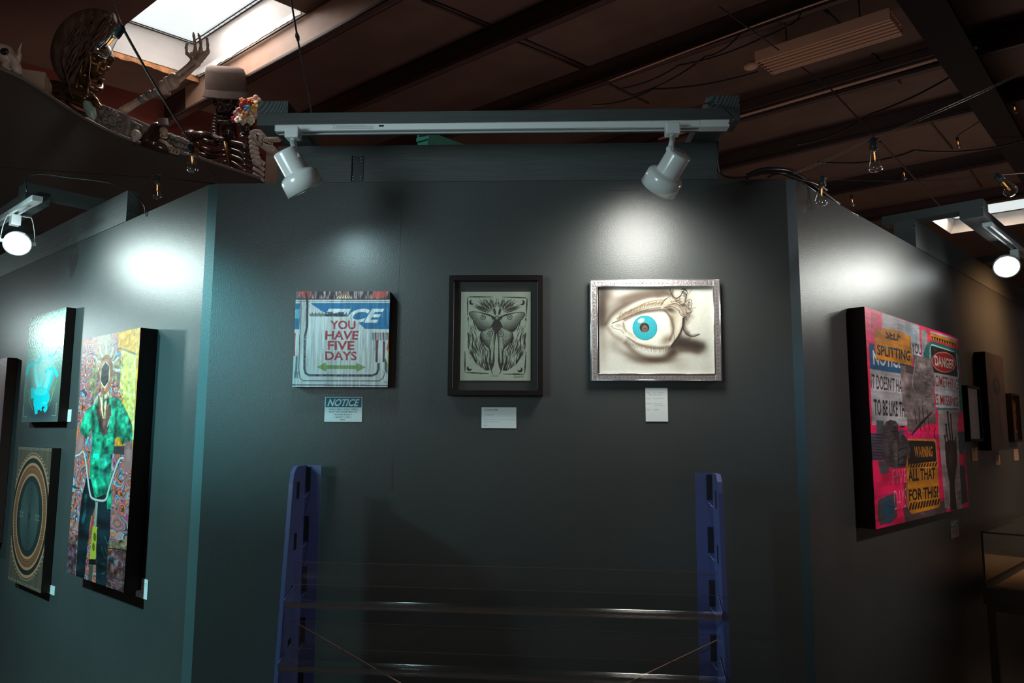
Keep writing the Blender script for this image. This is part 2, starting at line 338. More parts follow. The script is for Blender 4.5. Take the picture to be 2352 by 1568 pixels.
class Art:
    def __init__(s, w, h, base, ss=2, quad=None):
        s.W, s.H, s.ss = int(w*ss), int(h*ss), ss; s.a = np.ones((s.H, s.W, 3))*np.array(base, float)
        s.z = (0, 0, 1); s.q = quad; s.h = homog(quad, [(0, 0), (s.W, 0), (s.W, s.H), (0, s.H)]) if quad else None
        s.sc = 1
        if quad:
            s.sc = .5*(s.W/math.dist(quad[0], quad[1])+s.H/math.dist(quad[0], quad[3]))
        s.yy, s.xx = np.mgrid[0:s.H, 0:s.W]
    def src(s, x0, y0, k): s.z = (x0, y0, k); return s
    def m(s, p):
        if s.h is None: return (p[0]*s.W, p[1]*s.H)
        x, y = s.z[0]+p[0]/s.z[2], s.z[1]+p[1]/s.z[2]; r = s.h@np.array([x, y, 1.]); return (r[0]/r[2], r[1]/r[2])
    def lw(s, w): return w/s.z[2]*s.sc if s.h is not None else w*s.W
    def mask_raw(s, pts):
        p = np.array(pts, float); x0, y0 = np.floor(p.min(0)).astype(int)-1; x1, y1 = np.ceil(p.max(0)).astype(int)+2
        x0, y0 = max(0, x0), max(0, y0); x1, y1 = min(s.W, x1), min(s.H, y1)
        if x1 <= x0 or y1 <= y0: return None
        X = s.xx[y0:y1, x0:x1]+.5; Y = s.yy[y0:y1, x0:x1]+.5; ins = np.zeros(X.shape, bool)
        n = len(p)
        for i in range(n):
            xa, ya = p[i]; xb, yb = p[(i+1) % n]
            if ya == yb: continue
            c = ((ya <= Y) != (yb <= Y)) & (X < (xb-xa)*(Y-ya)/(yb-ya)+xa); ins ^= c
        return (slice(y0, y1), slice(x0, x1)), ins
    def put(s, r, col, al=1.0):
        if r is None: return s
        sl, ins = r; c = np.array(col) if not callable(col) else col(s.yy[sl], s.xx[sl])
        al = al*ins[..., None]; s.a[sl] = s.a[sl]*(1-al)+c*al; return s
    def poly(s, pts, col, al=1.0, raw=False): return s.put(s.mask_raw(pts if raw else [s.m(p) for p in pts]), col, al)
    def ell(s, c, rx, ry, col, al=1.0, rot=0, n=40):
        r = math.radians(rot)
        return s.poly([(c[0]+rx*math.cos(t)*math.cos(r)-ry*math.sin(t)*math.sin(r), c[1]+rx*math.cos(t)*math.sin(r)+ry*math.sin(t)*math.cos(r)) for t in np.linspace(0, 2*math.pi, n, endpoint=False)], col, al)
    def ring(s, c, rx, ry, w, col, al=1., rot=0):
        s.line([(c[0]+rx*math.cos(t), c[1]+ry*math.sin(t)) for t in np.linspace(0, 2*math.pi, 41)], w, col, al); return s
    def line(s, pts, w, col, al=1.0, taper=False, smooth=False):
        if smooth and len(pts) > 2: pts = spline(pts, 6)
        q = [np.array(s.m(p)) for p in pts]; L = s.lw(w)/2; n = len(q); left = []; right = []
        for i in range(n):
            d = q[min(i+1, n-1)]-q[max(i-1, 0)]; d = d/(np.hypot(*d)+1e-9); nn = np.array([-d[1], d[0]])
            ww = L if not taper else max(L*math.sin(math.pi*(i+.35)/(n-.3)), .35)
            left.append(q[i]+nn*ww); right.append(q[i]-nn*ww)
        if al >= 1 and not taper or n < 3: 
            for i in range(n-1): s.poly([left[i], left[i+1], right[i+1], right[i]], col, al, raw=True)
        else: s.poly(left+right[::-1], col, al, raw=True)
        return s
    def text(s, t, q, col, al=1.0, bold=.02, shear=0.0):
        v, tr = text_tris(t, bold, shear); q = [np.array(s.m(p)) for p in q]
        T = lambda u: (q[0]*(1-u[0])+q[1]*u[0])*u[1]+(q[3]*(1-u[0])+q[2]*u[0])*(1-u[1])
        pv = [T(u) for u in v]; M_ = np.zeros((s.H, s.W), bool)
        for a in tr:
            r = s.mask_raw([pv[i] for i in a])
            if r: M_[r[0]] |= r[1]
        return s.put(((slice(0, s.H), slice(0, s.W)), M_), col, al)
    def soft(s, c, rx, ry, col, al, rot=0):
        cx, cy = s.m(c); X, Y = s.xx-cx, s.yy-cy; r = math.radians(rot); a = X*math.cos(r)+Y*math.sin(r); b = -X*math.sin(r)+Y*math.cos(r)
        k = np.exp(-((a/s.lw(rx))**2+(b/s.lw(ry))**2))[..., None]*al
        s.a = s.a*(1-k)+np.array(col)*k; return s
    def softline(s, pts, w, col, al):
        best = np.zeros((s.H, s.W)); L = s.lw(w)
        for p in spline(pts, 16):
            cx, cy = s.m(p); best = np.maximum(best, np.exp(-((s.xx-cx)**2+(s.yy-cy)**2)/(L*L)))
        k = best[..., None]*al; s.a = s.a*(1-k)+np.array(col)*k; return s
    def tex(s, pts, sc, amt, seed=1, oc=3, raw=None):
        r = s.mask_raw([s.m(p) for p in pts])
        if r: n = noise(s.H, s.W, sc, seed, oc)[r[0]][..., None]; s.a[r[0]] = np.where(r[1][..., None], s.a[r[0]]*(1+amt*(2*n-1)), s.a[r[0]])
        return s
    def streak(s, amt=.1, sy=3, sx=90, seed=1):
        s.a *= 1+amt*(2*noise(s.H, s.W, (sy, sx), seed, 2)[..., None]-1); return s
    def mesh(s, name, w, h, m, parent, mw):
        k = s.ss; H, W_ = s.H//k, s.W//k; a = s.a[:H*k, :W_*k].reshape(H, k, W_, k, 3).mean((1, 3)).clip(0, 1)
        lin = np.where(a <= .04045, a/12.92, ((a+.055)/1.055)**2.4)
        X, Zz = np.meshgrid(np.linspace(0, w, W_), np.linspace(h, 0, H)); co = np.stack([X, np.zeros_like(X), Zz], -1).reshape(-1, 3)
        me = bpy.data.meshes.new(name); nf = (H-1)*(W_-1); me.vertices.add(H*W_); me.vertices.foreach_set('co', co.ravel())
        i = np.arange(H*W_).reshape(H, W_); q = np.stack([i[1:, :-1], i[1:, 1:], i[:-1, 1:], i[:-1, :-1]], -1).reshape(-1)
        me.loops.add(nf*4); me.loops.foreach_set('vertex_index', q); me.polygons.add(nf)
        me.polygons.foreach_set('loop_start', np.arange(0, nf*4, 4)); me.polygons.foreach_set('loop_total', np.full(nf, 4))
        me.update(calc_edges=True)
        ca = me.color_attributes.new('Col', 'FLOAT_COLOR', 'POINT'); ca.data.foreach_set('color', np.concatenate([lin.reshape(-1, 3), np.ones((H*W_, 1))], 1).ravel())
        me.materials.append(m); o = bpy.data.objects.new(name, me); COL.objects.link(o); o.parent = parent; o.matrix_local = mw; return o
def spline(pts, k=8):
    p = [np.array(q, float) for q in pts]; p = [2*p[0]-p[1]]+p+[2*p[-1]-p[-2]]; out = []
    for i in range(1, len(p)-2):
        for j in range(k):
            t = j/k; out.append(.5*((2*p[i])+(-p[i-1]+p[i+1])*t+(2*p[i-1]-5*p[i]+4*p[i+1]-p[i+2])*t*t+(-p[i-1]+3*p[i]-3*p[i+1]+p[i+2])*t**3))
    out.append(p[-2]); return [tuple(q) for q in out]
def T3(x=0, y=0, z=0): return Matrix.Translation((x, y, z))
PM = paintmat('painted_surface', .42, .25); PMS = paintmat('varnished_paint', .22, .3); PMP = paintmat('printed_paper', .6)

# ---- picture: sign collage on wooden board
def art_fivedays():
    A = Art(300, 300, (.74, .76, .76), quad=[(680.5, 669.4), (896, 668.7), (890.5, 888), (671, 889)]).src(650, 640, 4.357)
    n = noise(A.H, A.W, (4, 70), 3, 3)[..., None]
    nn = lambda y, x: (.12+.5*np.clip(noise(A.H, A.W, (12, 90), 5, 2)[y, x][..., None]*2.6-1.0, 0, 1))*np.array([1.1, .9, .95])
    A.poly([(120, 110), (1080, 110), (1076, 205), (126, 205)], nn)
    for p in ([(150, 128), (290, 128), (270, 200), (215, 205), (190, 160), (150, 150)], [(920, 120), (1060, 120), (1040, 165), (1000, 195), (880, 195)]): A.poly(p, (.72, .27, .22), .8)
    A.poly([(620, 126), (700, 203), (530, 203)], (.80, .76, .60))
    for k in (-2, -1, 0, 1, 2): A.line([(620, 128), (615+k*32, 203)], 10, (.45, .25, .25))
    A.poly([(120, 200), (1080, 200), (1080, 212), (120, 212)], (.15, .13, .18)); A.poly([(120, 226), (1080, 224), (1080, 230), (120, 232)], (.3, .25, .3), .8)
    A.poly([(280, 245), (1080, 241), (1070, 502), (820, 500), (760, 440), (700, 400), (640, 372), (560, 345), (470, 350), (390, 330), (330, 300)], (.04, .38, .56))
    A.poly([(115, 250), (178, 248), (172, 400), (165, 507), (105, 507)], (.04, .38, .54))
    A.poly([(110, 310), (172, 305), (168, 400), (108, 400)], (.45, .68, .75), .8)
    A.text('TICE', [(450, 300), (1015, 300), (985, 440), (425, 440)], (.80, .82, .82), bold=.04, shear=.25)
    A.poly([(250, 325), (640, 372), (700, 402), (640, 520), (250, 520)], (.74, .77, .77))
    A.poly([(250, 250), (300, 262), (420, 345), (250, 350)], (.70, .73, .74))
    for i in range(70): x = 270+i*5.4; A.line([(x, 345+8*math.sin(i)), (x+3, 378)], 4, (.12, .11, .13), .8)
    A.poly([(420, 352), (560, 345), (650, 372), (600, 380), (430, 378)], (.14, .12, .14), .8)
    A.poly([(820, 500), (1070, 502), (1060, 545), (860, 540)], (.76, .78, .78))
    for x, c in ((900, (.2, .5, .6)), (926, (.5, .2, .22)), (950, (.75, .4, .35)), (975, (.2, .5, .6)), (1003, (.45, .15, .2)), (1028, (.2, .5, .6)), (1050, (.6, .25, .2))): A.poly([(x-10, 535), (x+10, 535), (x+12, 620), (x-6, 610)], c, .85)
    A.poly([(928, 610), (955, 615), (948, 832), (925, 832)], (.32, .16, .2)); A.poly([(1000, 620), (1022, 625), (1016, 832), (996, 830)], (.32, .16, .2))
    A.poly([(1050, 620), (1075, 560), (1062, 760), (1035, 700)], (.7, .35, .2)); A.poly([(1052, 700), (1062, 700), (1052, 960), (1035, 850)], (.80, .72, .45)); A.poly([(1020, 780), (1045, 850), (1045, 960), (1015, 900)], (.1, .35, .38))
    A.poly([(112, 545), (130, 545), (122, 775), (104, 775)], (.6, .2, .2)); A.poly([(132, 770), (150, 780), (140, 960), (120, 1000)], (.2, .42, .45))
    A.line([(235, 140), (248, 230), (243, 480), (222, 580), (216, 900), (228, 945), (262, 966), (890, 965), (940, 945), (955, 900), (955, 840)], 22, (.16, .15, .19))
    A.line([(180, 160), (186, 300), (175, 560)], 12, (.35, .3, .35), .7); A.line([(170, 560), (160, 900), (170, 990), (200, 1022), (960, 1018), (1005, 985), (1020, 930), (1030, 830)], 8, (.28, .14, .24))
    A.text('YOU', [(475, 418), (728, 418), (728, 505), (475, 505)], (.60, .14, .20), bold=.028)
    A.text('HAVE', [(428, 520), (762, 520), (748, 610), (425, 610)], (.60, .14, .20), bold=.028)
    A.text('FIVE', [(450, 622), (716, 622), (714, 712), (448, 712)], (.60, .14, .20), bold=.028)
    A.text('DAYS', [(425, 725), (738, 725), (738, 815), (425, 815)], (.60, .14, .20), bold=.028)
    A.poly([(340, 883), (430, 835), (438, 864), (735, 864), (735, 838), (830, 883), (740, 930), (735, 902), (440, 902), (434, 930)], (.44, .54, .30))
    A.poly([(90, 1058), (1052, 1058), (1052, 1068), (90, 1068)], (.2, .17, .25)); A.text('YH', [(1003, 1020), (1046, 1020), (1046, 1042), (1003, 1042)], (.3, .3, .35), bold=0)
    A.poly([(110, 930), (160, 930), (150, 1000), (110, 995)], (.35, .42, .42), .6)
    rr = random.Random(8)
    for i in range(260):
        x = 100+rr.random()*960; y = 210+rr.random()*820; L = 20+rr.random()*160; A.line([(x, y), (x+rr.uniform(-3, 3), y+L)], 2.5+rr.random()*3, (.86, .90, .90) if i % 3 else (.30, .34, .38), .30)
    for i in range(90):
        x = 210+rr.random()*740; A.line([(x, 955+rr.random()*20), (x+2, 975+rr.random()*14)], 4, (.62, .60, .62), .6)
    for i in range(60):
        y = 230+rr.random()*700; A.line([(212+rr.random()*26, y), (222+rr.random()*20, y+14)], 5, (.62, .62, .64), .6)
    for i in range(120):
        x = 425+rr.random()*330; y = 420+rr.random()*390; A.line([(x, y), (x+1, y+16+rr.random()*20)], 2.2, (.74, .68, .68), .55)
    A.a *= .78+.44*n; return A

# ---- picture: linocut moth
def art_moth():
    A = Art(230, 290, (.72, .73, .67), quad=[(1057.7, 671), (1217.9, 669), (1219.9, 872.4), (1058.7, 875.4)]).src(1000, 610, 4.02)
    ink = (.13, .11, .11); g = (.24, .22, .21); pa = (.70, .72, .66); rr = random.Random(3); mx = lambda p: (1134-p[0], p[1])
    def both(fn, pts, *a, **k): fn(pts, *a, **k); fn([mx(p) for p in pts], *a, **k)
    # flame-like field around the wings
    for i in range(46):
        a = math.radians(200+i*3.0); x0, y0 = 535, 455
        L = 110+rr.random()*60+70*abs(math.cos(a)); q = [(x0+t*L*math.cos(a)+6*math.sin(t*9+i), y0+t*L*.95*math.sin(a)) for t in (.25, .45, .65, .85, 1)]
        if q[-1][0] < 565 and q[-1][1] > 292: both(A.line, q, 6.5, g, taper=True, smooth=True)
    side = [(298, 478), (330, 500), (372, 580), (405, 640), (425, 710), (498, 790), (500, 880), (508, 965), (470, 968), (380, 905), (318, 810), (298, 640)]
    both(A.poly, side, ink, .9)
    for i in range(120):
        y = 470+rr.random()*400; lim = 300+max(0, y-520)*.0; xr = 345+max(0, y-480)*.47
        xr = min(xr, 505); x = 302+rr.random()*(xr-302); q = [(x+10*math.sin((y+t)/38+x/30)+t*.18, y+t) for t in (0, 22, 44, 66, 90)]
        if q[-1][1] < 975-(0 if x > 420 else (420-x)*.9): both(A.line, q, 7, ink if i % 2 else g, taper=True, smooth=True)
    for i in range(260):
        y = 462+rr.random()*470; xr = min(345+max(0, y-480)*.50, 512); x = 296+rr.random()*(xr-296)
        both(A.line, [(x+9*math.sin((y+t)/36+x/40)+t*.2, y+t) for t in (0, 22, 44, 66)], 4.6, pa, taper=True, smooth=True)
    up = [(308, 448), (318, 432), (345, 428), (400, 433), (480, 449), (530, 470), (552, 484), (556, 520), (530, 560), (490, 590), (450, 603), (412, 607), (395, 590), (372, 545), (345, 500), (320, 470)]
    lo = [(556, 510), (530, 560), (490, 590), (430, 598), (416, 640), (430, 690), (470, 740), (500, 770), (508, 810), (503, 880), (515, 950), (535, 1000), (526, 960), (540, 925), (549, 880), (546, 800), (548, 720), (560, 650), (562, 560)]
    both(A.poly, up, g); both(A.poly, lo, g)
    for i in range(26):
        a = math.radians(100+i*3.6+4); 
        q = [(548-t*260*abs(math.cos(a))*1.05, 486+t*130*math.sin(a)-t*60*(abs(math.cos(a))**3)) for t in (.12, .35, .6, .92)]
        both(A.line, q, 5, pa, taper=True)
    edge = spline([(420, 615), (418, 650), (432, 690), (460, 728), (500, 770), (506, 800)], 4)
    for i, (ex, ey) in enumerate(edge):
        both(A.line, [(556+(ex-556)*t, 555+(ey-555)*t) for t in (.22, .5, .75, .95)], 4.5, pa, taper=True)
        if i % 2: both(A.line, [(552+(ex-552)*t+4, 590+(ey-590)*t+6) for t in (.5, .7, .9)], 3.5, pa, taper=True)
    for i in range(5): both(A.line, [(552-5*i, 640), (540-4*i, 740), (535-4*i, 830), (528-2*i, 900)], 4, pa, taper=True)
    both(A.line, up+[up[0]], 6, ink); both(A.line, lo[3:12], 6, ink); both(A.line, lo[12:], 6, ink)
    for c, cc in (((440, 480), 1), ((685, 475), 1), ((507, 630), 1), ((608, 633), 1)):
        A.ell(c, 27, 27, pa); A.ring(c, 22, 22, 6, ink); A.ell(c, 11, 11, ink); A.ell(c, 5, 5, pa)
    for x, r in ((545, -12), (592, 12)): A.ell((x, 425), 17, 40, pa, rot=r); A.ell((x, 425), 11, 33, g, rot=r); A.line([(x, 392), (x+2, 458)], 3, ink)
    A.poly([(550, 495), (580, 495), (575, 590), (566, 640), (556, 590)], g); A.ell((566, 476), 17, 13, ink); A.ell((566, 478), 12, 7, pa)
    for i in range(6): A.line([(552, 505+i*13), (580, 505+i*13)], 3, ink)
    for a, b in (((292, 292), (525, 290)), ((292, 292), (296, 470)), ((842, 295), (610, 290)), ((842, 295), (835, 470)), ((281, 990), (500, 997)), ((281, 990), (277, 795)), ((828, 995), (630, 998)), ((828, 995), (838, 795))):
        A.line([a, ((a[0]*2+b[0])/3, (a[1]*2+b[1])/3), b], 12, ink, taper=True); A.ell(a, 6, 6, pa)
    for c, d in (((332, 342), (14, -8)), ((797, 340), (-14, -6)), ((320, 952), (10, -14)), ((785, 955), (-10, -14))): A.ell(c, 24, 24, ink); A.ell((c[0]+d[0], c[1]+d[1]), 20, 20, pa)
    A.text('La Noche', [(512, 1006), (592, 1006), (590, 1024), (510, 1024)], (.4, .4, .38), bold=0, shear=.3); A.text('Suzzette Bell', [(728, 1004), (822, 1004), (820, 1024), (726, 1030)], (.35, .35, .33), bold=0, shear=.3)
    A.a *= .95+.1*noise(A.H, A.W, 14, 5)[..., None]; return A

# ---- picture: charcoal eye
def art_eye():
    A = Art(370, 285, (.83, .82, .78), quad=[(1376.2, 657), (1637.8, 656), (1641.5, 859.3), (1375.8, 859.6)]).src(1340, 620, 5.81)
    d = (.22, .15, .10); k = (.13, .09, .07); m = (.46, .38, .30)
    A.soft((1500, 600), 400, 700, (.80, .80, .75), .6)
    for c, rx, ry, al, ro in (((255, 520), 85, 300, .85, 4), ((300, 330), 130, 90, .6, 0), ((480, 470), 260, 95, .55, -35), ((800, 330), 330, 55, .65, -10), ((1050, 300), 130, 40, .6, 0), ((260, 1000), 60, 260, .25, 0), ((420, 980), 110, 120, .28, 40), ((640, 1150), 200, 50, .5, 25), ((950, 1195), 260, 48, .75, 0), ((1180, 1110), 110, 70, .8, -30), ((1320, 990), 190, 85, .95, 8), ((1500, 1020), 110, 75, .8, 25), ((1260, 900), 80, 90, .6, 0), ((1280, 1280), 120, 60, .15, 0), ((1380, 400), 90, 200, .25, 0)):
        A.soft(c, rx, ry, d, al, ro)
    for q, w, c, al in (([(300, 720), (380, 600), (520, 492), (700, 405), (880, 352), (1040, 345), (1130, 330)], 30, d, .55), ([(330, 780), (400, 870), (500, 930)], 30, m, .5), ([(560, 970), (700, 1110), (900, 1195), (1080, 1175), (1200, 1080)], 42, d, .55), ([(255, 280), (245, 480), (250, 720)], 50, k, .55), ([(1180, 1010), (1290, 950), (1430, 985), (1570, 1010)], 62, k, .70), ([(560, 430), (760, 330), (960, 300)], 60, d, .35), ([(1200, 330), (1290, 420), (1360, 520), (1380, 600)], 60, m, .5), ([(1360, 640), (1350, 760), (1390, 850)], 30, d, .5), ([(1300, 1060), (1420, 1060), (1520, 1080)], 40, d, .5), ([(1000, 330), (1100, 300), (1180, 330)], 36, d, .45)):
        A.softline(q, w, c, al)
    ey = spline([(385, 730), (430, 700), (520, 668), (620, 610), (720, 570), (850, 530), (1000, 505), (1090, 515), (1170, 560), (1230, 640), (1290, 620), (1330, 640), (1300, 800), (1230, 930), (1165, 1010), (1060, 1045), (950, 1045), (800, 1010), (680, 950), (560, 850), (500, 800), (420, 785), (388, 760)], 5)
    lid = spline([(440, 640), (560, 560), (700, 480), (850, 410), (1000, 395), (1130, 380), (1260, 430), (1330, 520), (1240, 500), (1090, 490), (950, 495), (800, 530), (650, 590), (520, 650), (450, 670)], 5)
    A.poly(lid, (.70, .65, .56)); A.poly(ey, (.86, .85, .80))
    A.soft((930, 545), 330, 28, d, .5, -4); A.soft((700, 590), 150, 22, d, .35, -20); A.soft((1190, 600), 50, 100, d, .6, -20); A.soft((1110, 930), 90, 60, m, .75, -40); A.soft((1180, 720), 30, 110, m, .6); A.soft((470, 740), 55, 30, m, .45); A.soft((900, 1020), 260, 22, m, .6, 8); A.soft((620, 850), 110, 25, m, .35, 40); A.soft((540, 740), 22, 70, m, .4)
    fl = spline([(1070, 505), (1150, 488), (1220, 500), (1265, 560), (1300, 620), (1335, 640), (1310, 790), (1240, 920), (1175, 985), (1215, 830), (1195, 740), (1160, 650), (1120, 560)], 5)
    A.poly(fl, (.72, .68, .60)); A.soft((1160, 530), 70, 35, k, .85, 20); A.soft((1270, 740), 30, 130, (.84, .82, .76), .7, 12); A.soft((1190, 640), 35, 60, m, .5)
    for q, w, c, al in (([(385, 720), (400, 705), (470, 685)], 9, k, .9), ([(383, 730), (390, 765), (430, 785), (500, 800), (545, 850)], 7, d, .7), ([(450, 650), (560, 580), (700, 505), (830, 445), (960, 408), (1060, 400)], 6, d, .8), ([(520, 668), (640, 605), (780, 550), (920, 512), (1040, 500)], 9, d, .85), ([(420, 700), (520, 670), (560, 650)], 5, m, .9), ([(1070, 505), (1180, 487), (1262, 530), (1300, 600), (1340, 620)], 8, k, .9), ([(1345, 630), (1330, 720), (1290, 840), (1230, 930), (1170, 1010)], 16, k, .92), ([(1195, 990), (1210, 900), (1190, 740), (1150, 620), (1090, 540)], 6, d, .7), ([(560, 880), (680, 965), (800, 1020), (950, 1050), (1060, 1045), (1160, 1005)], 6, d, .6), ([(1330, 640), (1325, 740), (1345, 820), (1400, 870), (1470, 885), (1545, 855)], 12, k, .85), ([(1255, 900), (1320, 920), (1420, 925)], 6, d, .6),
                        ([(1150, 260), (1175, 300), (1210, 360), (1260, 380), (1310, 330), (1350, 270), (1390, 300), (1370, 350)], 9, k, .9), ([(1170, 410), (1220, 420), (1280, 400), (1300, 350), (1350, 350), (1370, 400), (1340, 450), (1290, 460)], 7, k, .9), ([(1290, 400), (1320, 380), (1345, 395), (1325, 420)], 6, k, .9), ([(1190, 270), (1160, 330), (1160, 400)], 6, d, .8), ([(1400, 330), (1440, 280), (1460, 250)], 5, d, .7), ([(1370, 430), (1400, 400), (1440, 400), (1450, 460), (1410, 470)], 7, k, .8), ([(1380, 480), (1370, 540), (1400, 600), (1450, 540), (1440, 470)], 6, d, .8), ([(1040, 480), (1060, 430), (1120, 380), (1140, 360)], 8, k, .8), ([(1300, 600), (1360, 590), (1440, 560)], 7, d, .8), ([(1310, 260), (1350, 255), (1385, 280)], 14, k, .9), ([(1420, 520), (1505, 500)], 4, d, .8), ([(1280, 440), (1320, 480), (1350, 450)], 7, k, .8)):
        A.line(q, w, c, al, smooth=True)
    A.soft((1330, 400), 45, 35, (.82, .78, .70), .5); A.soft((1340, 470), 40, 20, k, .7); A.soft((1230, 300), 35, 45, (.84, .80, .74), .7)
    for q, w, c, al in (([(560, 665), (700, 598), (850, 552), (1000, 528), (1090, 540)], 20, d, .55), ([(1100, 548), (1172, 640), (1200, 740), (1192, 830), (1150, 930)], 18, d, .55), ([(1350, 620), (1325, 760), (1262, 905), (1180, 1015)], 15, k, .7), ([(1330, 640), (1345, 800), (1412, 868), (1540, 856)], 12, k, .45), ([(470, 660), (600, 570), (760, 490), (900, 452), (1040, 440)], 14, m, .6), ([(430, 690), (520, 655), (650, 600)], 9, d, .5), ([(600, 905), (760, 1000), (950, 1040), (1130, 1015)], 14, m, .6), ([(1150, 470), (1230, 450), (1300, 500), (1340, 590)], 14, m, .7), ([(1200, 280), (1190, 340), (1240, 400), (1300, 420)], 16, d, .5), ([(1330, 290), (1370, 340), (1360, 420)], 14, k, .6), ([(1410, 420), (1400, 500), (1430, 540)], 12, d, .5), ([(1390, 830), (1420, 900), (1360, 930)], 20, d, .35), ([(530, 700), (545, 760), (570, 820)], 10, d, .35)):
        A.softline(q, w, c, al)
    for q, w in (([(1165, 250), (1180, 330), (1230, 375), (1290, 350), (1330, 290)], 8), ([(1300, 300), (1340, 320), (1355, 360)], 6), ([(1310, 285), (1360, 300), (1385, 350)], 7), ([(1165, 420), (1200, 445), (1260, 455), (1300, 490)], 7), ([(1060, 460), (1080, 400), (1120, 375)], 6), ([(1130, 470), (1200, 462), (1260, 490)], 5), ([(1400, 440), (1420, 430), (1435, 450)], 5), ([(1395, 500), (1420, 520), (1440, 500)], 6), ([(1350, 560), (1390, 570), (1420, 600), (1400, 640)], 5), ([(1340, 590), (1300, 570), (1280, 530)], 6), ([(1230, 400), (1255, 430), (1300, 440)], 8)): A.line(q, w, k, .85, smooth=True)
    rr = random.Random(5)
    for i in range(52):
        t = i/51; x = 490+t*550; y = 655-180*math.sin(t*1.45); A.line([(x, y), (x-14+t*34+rr.uniform(-14, 14), y-30), (x-8+t*52+rr.uniform(-18, 18), y-55-rr.random()*28)], 3.2, d, .62)
    for i in range(48):
        t = i/47; x = 575+t*585; y = 915+170*math.sin(t*2.2)*.72-t*10; A.line([(x, y-12), (x+4+rr.uniform(-8, 8), y+30), (x-18+rr.uniform(-16, 16)+t*20, y+52+rr.random()*24)], 3.2, d, .6)
    for i in range(14): a = math.radians(-25+i*8); A.line([(1370, 580+i*5), (1370+(70+rr.random()*55)*math.cos(a), 580+i*5+90*math.sin(a))], 3, k, .7)
    for i in range(16): x = 1020+i*24; A.line([(x, 330+rr.random()*60), (x+12, 250+rr.random()*70)], 3, d, .5)
    c = (822, 772); A.ell(c, 165, 164, (.05, .45, .50)); A.ell(c, 158, 157, (.10, .62, .68))
    for i in range(90):
        a = i*2*math.pi/90+rr.random()*.05; r1 = 72; r2 = 110+rr.random()*40; A.line([(c[0]+r1*math.cos(a), c[1]+r1*math.sin(a)), (c[0]+r2*math.cos(a), c[1]+r2*math.sin(a))], 3.5, (.35, .72, .76) if i % 2 else (.06, .50, .58), .5)
    A.ell((772, 674), 46, 26, (.88, .92, .92), rot=-20); A.ell((816, 768), 70, 68, (.45, .55, .55)); A.ell((816, 768), 64, 63, k)
    A.ell((820, 785), 38, 46, (.40, .33, .28)); A.ell((808, 780), 9, 6, k); A.ell((836, 780), 9, 6, k); A.line([(822, 782), (826, 800), (816, 806)], 4, k); A.line([(805, 815), (822, 820), (840, 812)], 4, k); A.line([(790, 760), (820, 735), (852, 762)], 8, (.5, .42, .36))
    A.a *= .97+.06*noise(A.H, A.W, 60, 9)[..., None]; return A

